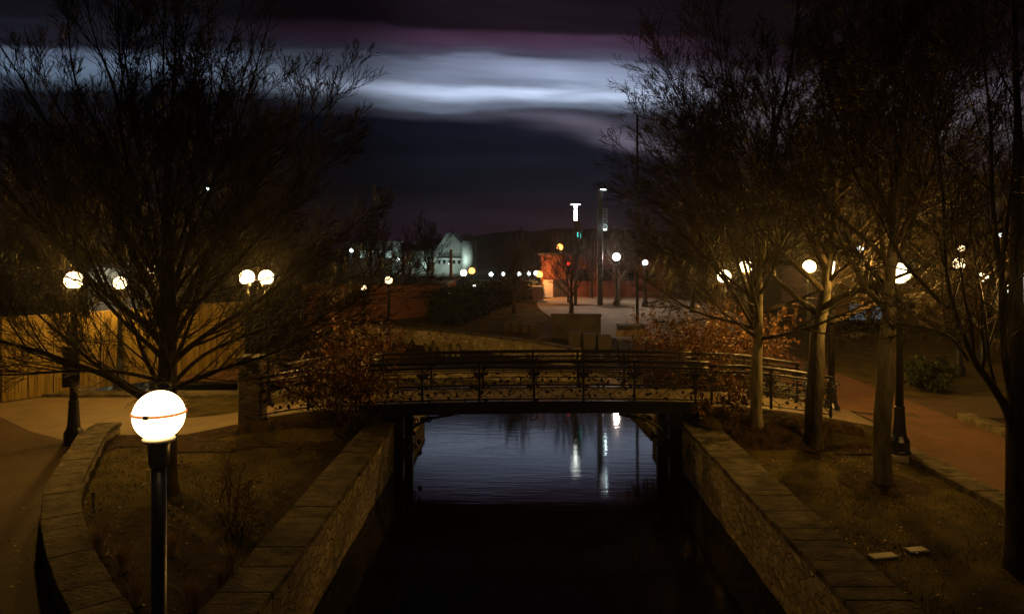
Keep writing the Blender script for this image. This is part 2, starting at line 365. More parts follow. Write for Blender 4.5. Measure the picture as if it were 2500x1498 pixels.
# ------------------------------------------------------------------ terrain, water
ZW = -0.72
CANAL = [(-3.4, -30), (4.35, -30), (4.35, 22), (3.9, 27.6), (2.7, 30.6), (-3, 31.4), (-14, 32.4), (-40, 33), (-40, 24.4), (-3.4, 24.3)]
def inside(x, y, poly):
    r = False; n = len(poly); j = n-1
    for i in range(n):
        xi, yi = poly[i]; xj, yj = poly[j]
        if (yi > y) != (yj > y) and x < (xj-xi)*(y-yi)/(yj-yi)+xi: r = not r
        j = i
    return r
def sstep(a, b, x):
    t = max(0.0, min(1.0, (x-a)/(b-a))); return t*t*(3-2*t)
SEAT_IN = [(-4.2, 8.1), (-4.64, 8.76), (-5.4, 9.64), (-6.25, 10.7), (-7.22, 12.1), (-8.08, 13.55), (-8.9, 15.4), (-9.75, 17.4), (-9.85, 18.2)]
def seat_x(y):
    p = SEAT_IN
    if y <= p[0][1]: return p[0][0]
    for a, b in zip(p, p[1:]):
        if y <= b[1]: return a[0]+(b[0]-a[0])*(y-a[1])/(b[1]-a[1])
    return p[-1][0]
FARBANK = [(3.97, 22.3), (3.6, 27.5), (2.45, 30.3), (-3, 31.0), (-14, 32.0), (-40, 32.6)]
RWALL = [(-9.5, 41.5), (-7.6, 41.0), (-5.9, 40.0), (-4.2, 38.9), (-2.5, 37.4), (-0.8, 35.8), (0.8, 34.0), (2.3, 31.9)]
SHELF = [(2.6, 30.3), (-3, 31.0), (-14, 32.0), (-40, 32.6), (-40, 43)]+[(a+.15, b+.2) for a, b in RWALL]
def pdist(x, y, P):
    m = 1e9
    for (ax, ay), (bx, by) in zip(P, P[1:]):
        t = max(0, min(1, ((x-ax)*(bx-ax)+(y-ay)*(by-ay))/((bx-ax)**2+(by-ay)**2))); m = min(m, (x-ax-t*(bx-ax))**2+(y-ay-t*(by-ay))**2)
    return sqrt(m)
def hz(x, y):
    z = 0.0
    if -3.4 > x > seat_x(y)-0.2 and 7.5 < y < 18.2: z = 0.16
    d = 1-sstep(1.15, 2.6 if (4.3 < x < 6.6 and y < 19.2) else 1.75, abs(y-19.2))                      # ramps up to the footbridge
    if x < 0: z = max(z, d*0.72*sstep(-9.5, -4.5, x))
    else: z = max(z, d*0.78*sstep(11.5, 5.0, x))
    if y > 24.5:
        dd = pdist(x, y, FARBANK)
        if inside(x, y, SHELF): return -0.46
        if dd < 2.6: z -= 0.50*(1-dd/2.6)
    z += 1.25*sstep(32.5, 50, y)*sstep(-14, -4, x)*(1-0.4*sstep(60, 120, y))
    return z
def ground():
    xs = [-300, -220, -160, -110, -80, -60, -48, -40, -34, -29, -25, -22]
    xs += [-20+0.4*i for i in range(41)]                  # to -4
    xs += [-3.75, -3.42, -3.38, -3.0, -1.5, 0, 1.5, 3.0, 3.6, 4.0, 4.33, 4.37, 4.75]
    xs += [5.2+0.4*i for i in range(40)] + [22, 25, 29, 34, 40, 48, 60, 80, 110, 160, 220, 300]
    ys = [-60, -30, -10, -4, 0, 3] + [5+0.4*i for i in range(140)] + [62, 66, 72, 80, 90, 105, 125, 150, 180, 210, 300]
    # finer columns where the canal bends
    xs = sorted(set([round(q, 3) for q in xs if not -3 < q < 3.5] + [round(-3+0.4*i, 3) for i in range(17)]))
    rnd = random.Random(5)
    mb = MB(); nx = len(xs)
    for yv in ys:
        for xv in xs:
            mb.v.append((xv, yv, (-1.7 if inside(xv, yv, CANAL) else hz(xv, yv)+rnd.uniform(-0.012, 0.012))))
    for j in range(len(ys)-1):
        for i in range(nx-1):
            a = j*nx+i; mb.f.append((a, a+1, a+nx+1, a+nx)); mb.sm.append(True)
    struct('ground', mb, M['lawn'])
ground()
def sheet(name, x0, x1, y0, y1, mat, dz=0.03, nx=1, ny=1, test=None, kind='structure'):
    mb = MB()
    for j in range(ny+1):
        for i in range(nx+1):
            xv = x0+(x1-x0)*i/nx; yv = y0+(y1-y0)*j/ny
            mb.v.append((xv, yv, hz(xv, yv)+dz))
    for j in range(ny):
        for i in range(nx):
            cx = x0+(x1-x0)*(i+.5)/nx; cyy = y0+(y1-y0)*(j+.5)/ny
            if test and not test(cx, cyy): continue
            a = j*(nx+1)+i; mb.f.append((a, a+1, a+nx+2, a+nx+1)); mb.sm.append(True)
    return struct(name, mb, mat, kind=kind)
def poly_sheet(name, pts, z, mat):
    mb = MB(); mb.v = [(x, y, z) for x, y in pts]; mb.f = [tuple(range(len(pts)))]; mb.sm = [False]
    return struct(name, mb, mat)

def water():
    m, t, p = new_mat('canal_water')
    p.inputs['Base Color'].default_value = (0.006, 0.006, 0.005, 1); p.inputs['Roughness'].default_value = 0.05
    p.inputs['IOR'].default_value = 1.33
    tc = t.nodes.new('ShaderNodeTexCoord'); mp = t.nodes.new('ShaderNodeMapping'); mp.inputs['Scale'].default_value = (0.5, 3.4, 1)
    t.links.new(tc.outputs['Object'], mp.inputs[0])
    n = t.nodes.new('ShaderNodeTexNoise'); n.inputs['Scale'].default_value = 2.2; n.inputs['Detail'].default_value = 4
    t.links.new(mp.outputs[0], n.inputs['Vector'])
    b = t.nodes.new('ShaderNodeBump'); b.inputs['Strength'].default_value = 0.022; b.inputs['Distance'].default_value = 0.1
    t.links.new(n.outputs[0], b.inputs['Height']); t.links.new(b.outputs[0], p.inputs['Normal'])
    poly_sheet('water', CANAL, ZW, m)
water()

# paths
def offset(pts, d):
    out = []
    for i in range(len(pts)):
        a = pts[max(0, i-1)]; b = pts[min(len(pts)-1, i+1)]
        tx, ty = b[0]-a[0], b[1]-a[1]; l = sqrt(tx*tx+ty*ty); out.append((pts[i][0]-ty/l*d, pts[i][1]+tx/l*d))
    return out
def left_path(x, y):
    if y < 21.6: return x < seat_x(y)-0.62 and not (y > 17.9 and x > -9.2 and y < 18.2)
    return x < -8.6
dark_edge = lambda x: 17.3+(-10.3-x)*0.74 if x < -9.6 else 15.5
sheet('footpath', -24, -3.7, 4, 24.0, M['paving'], 0.028, 80, 80,
      lambda x, y: ((y < 18.3 and x < seat_x(y)-0.5) or (18.3 <= y <= 20.4 and x < -3.75) or (y > 20.4 and x < -9.7-(y-21.2)*0.38)))
sheet('brick_court', -15, -6.5, 26.2, 31.5, M['brickpath'], 0.03, 10, 8)
poly_sheet('old_paving', [(-40, 4), (-3.75, 4)]+offset(SEAT_IN, 0.25)[:-1]+[(-10.3, 17.5), (-11.2, 18.1), (-12.6, 19.0), (-14.6, 20.7), (-17.5, 22.6), (-40, 36)], 0.034, M['old_paving'])
sheet('bridge_approach', 4.5, 9.0, 18.3, 20.3, M['paving'], 0.028, 14, 6)
sheet('planting_bed', -10, -3.72, 5, 18.25, M['mulch'], 0.022, 60, 60,
      lambda x, y: x > seat_x(y)-0.1 and (y < 12.2 + 0.8*sin(x*1.7) or y > 16.7+0.3*sin(2*x) or x > -4.4))
sheet('brick_path', 9.1, 12.0, 2, 60, M['brickpath'], 0.03, 6, 80)
sheet('cross_path', 9.1, 24, 20.5, 23.5, M['old_paving'], 0.024, 20, 4)
sheet('shrub_bed', 4.8, 8.3, 16.9, 18.4, M['mulch'], 0.022, 14, 6)
sheet('verge_bed', 12.5, 24, 4, 20.4, M['mulch'], 0.024, 10, 16)
mb = MB(); nr, na = 14, 72
for i in range(nr+1):
    for k in range(na):
        a = 2*pi*k/na; q = i/nr; xv = 6.9+5.6*q*cos(a)-1.6*q*sin(a); yv = 44.5+9.5*q*sin(a); mb.v.append((xv, yv, hz(xv, yv)+0.035))
for i in range(nr):
    for k in range(na):
        k2 = (k+1) % na; mb.f.append((i*na+k, (i+1)*na+k, (i+1)*na+k2, i*na+k2)); mb.sm.append(True)
struct('plaza', mb, M['concrete'])
sheet('reed_bed', -14, 3.2, 31.0, 41.5, M['mulch'], 0.02, 80, 50, lambda x, y: pdist(x, y, FARBANK) > 0.45 and inside(x, y, SHELF))
def hills():
    rnd = random.Random(9); mb = MB(); n = 160
    for k in range(n+1):
        a = -1.25+2.5*k/n; R0 = 196.0; x = sin(a)*R0; y = cos(a)*R0
        px = x/y
        base = 8.0 + 1.2*sin(a*5+1.1) + 0.9*sin(a*11+.4) - 2.2*sstep(-0.02, -0.25, a)
        jag = rnd.uniform(-0.45, 0.45)
        mb.v += [(x*0.80, y*0.80, -1), (x*0.9, y*0.9, base*0.62+jag*0.6), (x, y, base+jag), (x*1.03, y*1.03, -1)]
    for k in range(n):
        for q in range(3):
            a = k*4+q; mb.f.append((a, a+1, a+5, a+4)); mb.sm.append(False)
    struct('hills', mb, M['hill'])
hills()

# ------------------------------------------------------------------ canal walls
def resample(pts, step):
    out = [pts[0]]
    for a, b in zip(pts, pts[1:]):
        l = sqrt((b[0]-a[0])**2+(b[1]-a[1])**2); n = max(1, int(l/step))
        for k in range(1, n+1): out.append((a[0]+(b[0]-a[0])*k/n, a[1]+(b[1]-a[1])*k/n))
    return out
def strip_wall(pts, d0, d1, z0, z1, step=0.5, jit=0.0, seed=0):
    rnd = random.Random(seed); p = resample(pts, step); A = offset(p, d0); B = offset(p, d1); mb = MB()
    for (a, b) in zip(A, B):
        j1, j2, j3 = rnd.uniform(-jit, jit), rnd.uniform(-jit, jit), rnd.uniform(-jit, jit)*0.5
        mb.v += [(a[0]+j1, a[1], z0), (a[0]+j1, a[1], z1+j3), (b[0]+j2, b[1], z1+j3), (b[0]+j2, b[1], z0)]
    n = len(p)
    for i in range(n-1):
        for q in range(4):
            q2 = (q+1) % 4; a = i*4; mb.f.append((a+q, a+q2, a+4+q2, a+4+q)); mb.sm.append(False)
    mb.f.append((3, 2, 1, 0)); mb.sm.append(False); e = (n-1)*4; mb.f.append((e, e+1, e+2, e+3)); mb.sm.append(False)
    return mb
def cap_stones(pts, d0, d1, z0, z1, seed=0, smin=0.25, smax=0.55):
    """single coping slabs with narrow gaps, slightly uneven heights"""
    rnd = random.Random(seed); p = resample(pts, 0.05); mb = MB(); i = 0
    A = offset(p, d0); B = offset(p, d1)
    while i < len(p)-2:
        k = min(len(p)-1, i+int(rnd.uniform(smin, smax)/0.05)); g = 0.12
        dz = rnd.uniform(-0.004, 0.005); j0 = rnd.uniform(-.012, .012); j1 = rnd.uniform(-.012, .012)
        def L(P, Q, u): return (P[0]+(Q[0]-P[0])*u, P[1]+(Q[1]-P[1])*u)
        a0 = L(A[i], A[k], 0.006); a1 = L(A[i], A[k], 0.994); b0 = L(B[i], B[k], 0.006); b1 = L(B[i], B[k], 0.994)
        a0 = (a0[0]+j0, a0[1]); a1 = (a1[0]+j0, a1[1]); b0 = (b0[0]+j1, b0[1]); b1 = (b1[0]+j1, b1[1])
        n = len(mb.v); c = 0.018
        cx = (a0[0]+a1[0]+b0[0]+b1[0])/4; cyy = (a0[1]+a1[1]+b0[1]+b1[1])/4
        sh = lambda q: (q[0]+(cx-q[0])*0.035, q[1]+(cyy-q[1])*0.035)
        lo = [a0, a1, b1, b0]
        mb.v += [(x, y, z0) for x, y in lo] + [(x, y, z1+dz-c) for x, y in lo] + [(*sh(q), z1+dz) for q in lo]
        for u in range(2):
            for q in range(4):
                q2 = (q+1) % 4; mb.f.append((n+u*4+q, n+u*4+q2, n+u*4+4+q2, n+u*4+4+q)); mb.sm.append(False)
        mb.f.append((n+8, n+9, n+10, n+11)); mb.sm.append(False)
        i = k
    return mb
def canal_wall(name, label, pts, thick, ztop, seed, side=1, capw=None):
    t = thing(name, label, 'wall')
    strip_wall(pts, 0, side*thick, -1.75, ztop-0.09, 0.45, 0.012, seed).build('masonry', M['rubble'], t)
    cap_stones(pts, -side*0.03, side*(thick+0.03), ztop-0.088, ztop, seed+1).build('coping', M['cap'], t)
    return t
canal_wall('canal_wall', 'rubble stone canal wall with flat coping along the left planting bed', [(-3.1, 2.0), (-3.1, 18.9)], 0.65, 0.45, 3)
canal_wall('canal_wall', 'stone canal wall beyond the footbridge turning away left', [(-3.1, 18.95), (-3.1, 24.0), (-40, 24.1)], 0.65, 0.12, 13)
canal_wall('canal_wall', 'rubble stone canal wall with flat coping beside the right lawn', [(3.97, 2.0), (3.97, 18.9)], 0.76, 0.45, 23, -1)
fb = thing('bank_wall', 'low pale retaining wall edging the far bank beyond the footbridge', 'wall')
canal_wall('canal_wall', 'short stone canal wall beyond the footbridge on the right', [(3.97, 18.95), (3.97, 22.2)], 0.76, 0.12, 43, -1)
fbp = [(3.97, 22.25), (3.6, 27.5), (2.45, 30.3), (-3, 31.0), (-14, 32.0), (-40, 32.6)]
strip_wall(fbp, 0, -0.6, -1.75, -0.46, 0.4, 0.01, 4).build('masonry', M['rubble'], fb)
cap_stones(fbp, 0.03, -0.63, -0.458, -0.36, 6).build('coping', M['deckwood'], fb)

rwp = RWALL
rw = thing('retaining_wall', 'low stone retaining wall curving back behind the footbridge rail', 'wall')
strip_wall(rwp, 0, 0.45, -0.9, 0.34, 0.4, 0.02, 61).build('masonry', M['palestone'], rw)
cap_stones(rwp, -0.04, 0.49, 0.342, 0.43, 62).build('coping', M['cap'], rw)
# curved seat wall round the planting bed
sw = thing('seat_wall', 'curved low stone seat wall between footpath and planting bed', 'wall')
strip_wall(SEAT_IN, 0, 0.5, -0.2, 0.36, 0.35, 0.01, 8).build('masonry', M['rubble'], sw)
cap_stones(SEAT_IN, -0.04, 0.54, 0.362, 0.45, 9, 0.5, 0.8).build('coping', M['cap'], sw)

# right hand kerb and stone edging
kb = thing('kerb', 'long pale stone kerb between the right lawn and brick path', 'kerb')
cap_stones([(8.55, 2), (8.55, 40)], 0, -0.54, -0.1, 0.14, 31, 0.9, 1.4).build('kerb_stones', M['cap'], kb)
ke = thing('stone_edging', 'rough stone edging on the far side of the brick path', 'edging')
cap_stones([(12.02, 2), (12.05, 20.4)], 0, -0.45, -0.1, 0.18, 37, 0.5, 1.1).build('edging_stones', M['cap'], ke)

# near deck the camera and the first lamp stand on (below the frame)
nb = MB(); nb.box(-14, 14, -3, 5.95, 0.95, 1.35); struct('bridge_deck', nb, M['concrete'])

# ------------------------------------------------------------------ street lamps
def lamp(label, px, py, Y, zg=None, r=0.21, power=1400, col=SODIUM, globe='globe', group='globe street lamps', banner=False, plinth=False):
    X, Y, zc = at(px, py, Y)
    if zg is None: zg = hz(X, Y)
    h = zc-zg
    t = thing('street_lamp', label, 'street lamp', (X, Y, zg), 0, group)
    z0 = 0.0
    if plinth:
        MB().lathe([(0.36, -0.1), (0.36, 0.10), (0.33, 0.13), (0.2, 0.132)], 24).build('plinth', M['concrete'], t); z0 = 0.13
    MB().lathe([(0.235, z0), (0.235, z0+0.05), (0.215, z0+0.08), (0.215, z0+0.28), (0.19, z0+0.33), (0.15, z0+0.40), (0.13, z0+0.62), (0.108, z0+0.98),
                (0.118, z0+1.0), (0.118, z0+1.03), (0.095, z0+1.05)], 12, smooth=False).build('base', M['post'], t)
    MB().lathe([(0.092, z0+1.04), (0.062, h-r-0.30), (0.075, h-r-0.28), (0.075, h-r-0.22), (0.055, h-r-0.2), (0.06, h-r-0.12)], 14).build('post', M['post'], t)
    MB().lathe([(0.06, h-r-0.125), (0.11, h-r-0.06), (r*0.58, h-r+0.035), (r*0.54, h-r+0.04), (0.05, h-r+0.0)], 18).build('fitter', M['post'], t)
    g = MB().ball(r, (0, 0, h), 28, 16).build('globe', M[globe], t)
    ring = [(r*1.02*cos(a*pi/12), r*1.02*sin(a*pi/12), h) for a in range(25)]
    MB().tube(ring, 0.009, 5, False).build('band', M['post'], g)
    bulb(t, (0, 0, h), power, col)
    return t
# foreground lamp, standing on the near deck
def near_lamp():
    X, Y, zc = at(388, 1013, 5.57); r = 0.184
    t = thing('street_lamp', 'large glowing globe lamp in the foreground on slim blue-black post', 'street lamp', (X, Y, 1.35), 0, 'globe street lamps')
    h = zc-1.35
    MB().lathe([(0.14, 0), (0.14, 0.05), (0.08, 0.12), (0.056, 0.2), (0.053, h-r-0.19)], 16).build('post', M['post'], t)
    MB().lathe([(0.062, h-r-0.20), (0.066, h-r-0.19), (0.073, h-r-0.17), (0.080, h-r-0.03), (0.06, h-r-0.01)], 20).build('collar', M['post'], t)
    MB().lathe([(0.115, h-r-0.01), (0.118, h-r+0.012), (0.108, h-r+0.02), (0.10, h-r+0.03)], 28).build('fitter', M['smoked'], t)
    g = MB().ball(r, (0, 0, h), 40, 24, 0.01, pi-0.52).build('globe', M['globe'], t)
    z = h+0.022; rr = sqrt(r*r-0.022**2)
    MB().lathe([(rr+0.004, z-0.010), (rr+0.012, z-0.008), (rr+0.012, z+0.008), (rr+0.004, z+0.010)], 40, capped=False).build('band', M['gasket'], g)
    MB().box(-0.018, 0.018, -rr-0.022, -rr-0.004, z-0.014, z+0.016).build('clasp', M['smoked'], g)
    bulb(t, (0, 0, h), 32, SODIUM)
near_lamp()
B = lamp('globe lamp with a dark notice panel on its post beside the footpath', 180, 684, 17.8, 0.02)
bn = MB(); bn.bbox(-0.20, 0.22, -0.14, -0.10, 1.38, 2.35, 0.012)
# dark notice panel clamped to the post
bn = bn.build('notice_panel', M['steel'], B)
sl = MB()
for k in range(5): sl.box(-0.19, 0.03, -0.148, -0.1415, 1.5+k*0.165, 1.57+k*0.165)
sl.build('notice_strips', M['roof'], bn)
lamp('globe lamp standing close to the board fence behind left tree', 293, 691, 24.6, 0.02)
lamp('small far globe lamp seen through the left tree beyond board fence', 372, 658, 36, 0.0, power=600)
lamp('left one of the twin globe lamps behind the stone pillar', 603, 677, 21.0, power=650)
lamp('right one of the twin globe lamps behind the stone pillar', 650, 677, 21.0, power=650)
lamp('globe lamp over the right end of the footbridge, lower of a close pair', 1768, 675, 23.2, power=800)
lamp('globe lamp above the pale lit trunk near the footbridge', 1821, 651, 24.4, power=800)
lamp('globe lamp behind the second lawn tree, left of its twin', 1976, 651, 24.0, power=800)
lamp('globe lamp on round plinth between the two nearer lawn trees', 2030, 656, 20.1, 0.0, plinth=True)
lamp('globe lamp on round plinth right behind the nearest lawn tree', 2196, 668, 16.6, 0.0, r=0.24, plinth=True, power=1100)
lamp('distant globe lamp on the far side of the brick path', 2341, 643, 27.5, power=450)
lamp('small distant globe lamp between branches near the right frame edge', 2400, 676, 31, power=300)
lamp('bright cool globe lamp half hidden by the rightmost trunk', 2502, 706, 11.6, 0.0, r=0.25, power=360, globe='globe_cool', col=SODIUM)
lamp('yellow globe lamp alone left of the hedge beyond the russet shrub', 949, 684, 38, r=0.19, power=40)
lamp('small yellow globe lamp low behind the tip of left tree', 889, 703, 40, r=0.14, power=30)
lamp('pale greenish globe lamp above the dark hedge', 1132, 666, 46, r=0.21, power=80, globe='globe_green', col=WARM)
lamp('orange globe lamp just right of the greenish one above hedge', 1152, 661, 58, r=0.25, power=120, globe='globe_orange', col=ORANGE)
lamp('orange globe lamp beside the orange lit building wall', 1317, 669, 51.3, r=0.24, power=950, globe='globe_orange', col=ORANGE)
lamp('high orange globe lamp above the small plaza tree', 1367, 603, 62, r=0.27, power=600, globe='globe_orange', col=ORANGE)
lamp('greenish white globe lamp behind the small plaza tree', 1373, 641, 61, r=0.3, power=80, globe='globe_green', col=WARM)
lamp('blue white globe lamp at the left edge of right trees', 1505, 627, 46.5, r=0.26, power=1000, globe='globe_cool', col=(1.0, 0.74, 0.60))
lamp('white globe lamp among twigs above the plaza right side', 1575, 641, 46, r=0.18, power=90, globe='globe_cool', col=WARM)
lamp('blue white globe lamp high among branches of right trees', 2099, 611, 48, r=0.28, power=60, globe='globe_cool', col=COOL)
lamp('small globe lamp high behind the right fork tree', 2347, 607, 44, r=0.2, power=80)

# tall pole lights (small white heads)
def pole_light(label, px, py, Y, r=0.12, power=60, mat='white_lens', zg=None, group='distant pole lights'):
    X, Y, zc = at(px, py, Y); zg = hz(X, Y) if zg is None else zg
    t = thing('pole_light', label, 'pole light', (X, Y, zg), 0, group)
    h = zc-zg
    MB().lathe([(0.12, 0), (0.10, 0.3), (0.07, 0.35), (0.045, h+0.05)], 10).build('pole', M['steel'], t)
    MB().bbox(-r*1.3, r*1.3, -r*0.9, r*0.5, h+r*0.3, h+r*0.8, 0.02).build('hood', M['steel'], t)
    MB().ball(r, (0, -0.05, h), 12, 8).build('lens', M[mat], t)
    if power: bulb(t, (0, -0.05, h), power, COOL, 0.08)
for (lb, px, py, Y, r, pw) in [
    ('first of the row of white walkway lights above hedge, from the left', 1199, 669, 88, 0.24, 60),
    ('second of the row of white walkway lights above hedge, from left', 1228, 668, 88, 0.22, 60),
    ('third of the row of white walkway lights above hedge, from left', 1267, 668, 88, 0.24, 60),
    ('fourth of the row of white walkway lights above hedge, from left', 1291, 667, 88, 0.22, 60),
    ('last of the row of white walkway lights, touching the orange lamp', 1308, 666, 88, 0.26, 60),
    ('white light on the far works yard left of pale hall', 972, 633, 120, 0.33, 60),
    ('white light before the far low hall behind left tree', 858, 611, 118, 0.30, 25),
    ('tiny high white floodlight inside the left tree crown', 508, 461, 60, 0.11, 0),
    ('tiny white floodlight over the lit block building left', 314, 646, 52, 0.09, 0),
    ('small white floodlight at far right between tall stems', 2442, 573, 60, 0.14, 0),
    ('low white bollard light beside the hedge top', 1158, 698, 45.5, 0.09, 20)]:
    pole_light(lb, px, py, Y, r, pw)

# ------------------------------------------------------------------ pylons with lit tops
def pylons():
    Y = 46.6
    X, _, zt = at(1405, 497, Y); zg = hz(X, Y)
    t = thing('lit_pylon', 'slim bridge pylon with white lit shaft under a flat cap', 'pylon', (X, Y, zg)); h = zt-zg
    MB().bbox(-0.10, 0.10, -0.10, 0.10, 0, h-2.35, 0.02).build('shaft', M['steel'], t)
    MB().bbox(-0.14, 0.34, -0.22, 0.22, h-2.35, h-1.08, 0.02).build('housing', M['steel'], t)
    MB().box(-0.10, 0.10, -0.10, 0.10, h-1.08, h-0.06).build('lit_shaft', M['lit_panel'], t)
    fr = MB()
    for s in (-1, 1): fr.box(s*0.115-0.012, s*0.115+0.012, -0.13, -0.105, h-1.08, h-0.06)
    fr.box(-0.1, 0.1, -0.125, -0.103, h-0.36, h-0.30); fr.build('frame', M['steel'], t)
    cp = MB().lathe([(0.10, h-0.058), (0.36, h-0.045), (0.38, h-0.02), (0.15, h+0.05)], 20).build('cap', M['metalsheet'], t)
    MB().lathe([(0.06, h-0.075), (0.30, h-0.07), (0.30, h-0.052)], 20).build('downlight', M['white_lens'], cp)
    for (dx, dz) in ((0.13, -1.95), (0.30, -2.02)):
        MB().lathe([(0.03, h+dz-0.14), (0.035, h+dz), (0.02, h+dz+0.13)], 10, (dx, -0.25, 0)).build('teal_lamp', M['teal_lens'], t)
    X, _, zt = at(1465, 462, Y); zg = hz(X, Y)
    t = thing('dark_pylon', 'taller dark bridge pylon with small white light on top', 'pylon', (X, Y, zg)); h = zt-zg
    MB().bbox(-0.16, 0.16, -0.16, 0.16, 0, h-2.6, 0.02).build('shaft', M['steel'], t)
    MB().bbox(-0.17, 0.15, -0.15, 0.15, h-2.59, h+0.15, 0.02).build('upper_shaft', M['steel'], t)
    MB().bbox(-0.02, 0.40, -0.2, 0.1, h+0.01, h+0.14, 0.02).build('lamp_head', M['steel'], t)
    MB().box(-0.0, 0.38, -0.19, 0.0, h-0.05, h-0.002).build('lamp_lens', M['white_lens'], t)
    lt = MB()
    for k in range(7):
        z = h-2.45+k*0.2; lt.box(0.17, 0.42, -0.16, -0.145, z, z+0.02)
    for s in (0.17, 0.42): lt.box(s-0.01, s+0.01, -0.16, -0.145, h-2.5, h-1.2)
    for k in range(6):
        z = h-2.45+k*0.2; lt.tube([(0.17 if k % 2 else 0.42, -0.15, z), (0.42 if k % 2 else 0.17, -0.15, z+0.2)], 0.008, 4)
    lt.build('lattice', M['metalsheet'], t)
    MB().box(0.19, 0.40, -0.158, -0.148, h-2.58, h-2.52).build('strip_light', M['lit_panel'], t)
    bulb(t, (0.35, -0.5, h-0.2), 5, COOL, 0.05)
    bulb(t, (0.3, -0.45, h-2.4), 10, COOL, 0.05)
pylons()

# ------------------------------------------------------------------ footbridge
BX0, BX1 = -3.95, 4.62
YN, YF = 18.15, 19.95
def arch(x):                        # deck height
    u = (x-1.4)/4.8; return 0.97-0.085*u*u
def spiral(mb, cx, y, cz, r, a0, turns, rad, dirn=1, n=22):
    pts = []
    for i in range(n+1):
        u = i/n; a = a0+dirn*turns*2*pi*u; q = r*(1-0.86*u); pts.append((cx+q*cos(a), y, cz+q*sin(a)))
    mb.tube(pts, [rad*(1-0.35*i/n) for i in range(n+1)], 5)
    return pts[0]
def leafshape(mb, x, y, z, s, a):
    ca, sa = cos(a), sin(a)
    P = [(0, 0), (0.35, 0.3), (0.75, 0.25), (1, 0), (0.75, -0.25), (0.35, -0.3)]
    q = [(x+s*(u*ca-v*sa), z+s*(u*sa+v*ca)) for u, v in P]
    n = len(mb.v)
    mb.v += [(u, y-0.006, v) for u, v in q]+[(u, y+0.006, v) for u, v in q]
    mb.f.append(tuple(n+i for i in range(6))); mb.f.append(tuple(n+11-i for i in range(6))); mb.sm += [False, False]
    for i in range(6):
        j = (i+1) % 6; mb.f.append((n+i, n+6+i, n+6+j, n+j)); mb.sm.append(False)
def vine(mb, x0, x1, zf, y, rnd, amp=0.09, per=0.62):
    """wavy iron stem with curled tendrils and leaves"""
    n = int((x1-x0)/0.06); pts = []
    for i in range(n+1):
        x = x0+(x1-x0)*i/n; pts.append((x, y, zf(x)+amp*sin(2*pi*(x-x0)/per)))
    mb.tube(pts, 0.011, 5)
    x = x0+0.1; s = 1
    while x < x1-0.12:
        z = zf(x)+amp*sin(2*pi*(x-x0)/per)
        spiral(mb, x+0.05, y, z+s*0.075, rnd.uniform(0.06, 0.085), -s*pi/2, 1.25, 0.009, s*rnd.choice((1, -1)), 16)
        leafshape(mb, x+0.16, y, z-s*0.05, rnd.uniform(0.09, 0.14), rnd.uniform(-2.4, 2.4))
        leafshape(mb, x+0.02, y, z+s*0.12, rnd.uniform(0.07, 0.11), rnd.uniform(-2.4, 2.4))
        x += per*0.36; s = -s
def railing(par, x0, x1, y, zf, posts, seed, height=0.98):
    rnd = random.Random(seed); R = thing_part('railing', par)
    n = int((x1-x0)/0.3)
    xs = [x0+(x1-x0)*i/n for i in range(n+1)]
    tr = MB(); tr.tube([(x, y, zf(x)+height) for x in xs], 0.042, 8); tr.tube([(x, y, zf(x)+height-0.135) for x in xs], 0.030, 6)
    tr.build('top_rail', M['iron'], R)
    lr = MB()
    for h in (0.07, 0.42, 0.60, 0.78): lr.tube([(x, y, zf(x)+h) for x in xs], 0.013 if h > .1 else .018, 6)
    lr.build('lower_rail', M['iron'], R)
    for px in posts:
        p = MB(); z = zf(px); p.bbox(px-0.03, px+0.03, y-0.03, y+0.03, z, z+height-0.02, 0.006)
        for s in (-1, 1):     # flared brackets under the rail
            p.tube([(px+s*0.03, y, z+height-0.42), (px+s*0.05, y, z+height-0.28), (px+s*0.11, y, z+height-0.18), (px+s*0.20, y, z+height-0.12)], [0.02, 0.022, 0.018, 0.01], 6)
        p.build('post', M['iron'], R)
    sc_ = MB()
    vine(sc_, x0+0.05, x1-0.05, lambda x: zf(x)+0.22, y, rnd)
    if seed not in (11, 12): vine(sc_, x0+0.25, x1-0.25, lambda x: zf(x)+0.50+0.05*sin(x*2), y, rnd, 0.07, 0.8)
    for px in posts:
        z = zf(px)
        for s in (-1, 1):
            spiral(sc_, px+s*0.15, y, z+0.80, 0.10, pi if s > 0 else 0, 1.4, 0.011, -s)
            leafshape(sc_, px+s*0.06, y, z+0.62, 0.13, pi/2-s*0.7)
            leafshape(sc_, px+s*0.05, y, z+0.36, 0.12, pi/2-s*1.0)
    sc_.build('scrollwork', M['iron'], R)
    return R
def thing_part(name, par):
    o = bpy.data.objects.new(name, None); C.objects.link(o); o.parent = par; o.empty_display_size = 0.1; return o
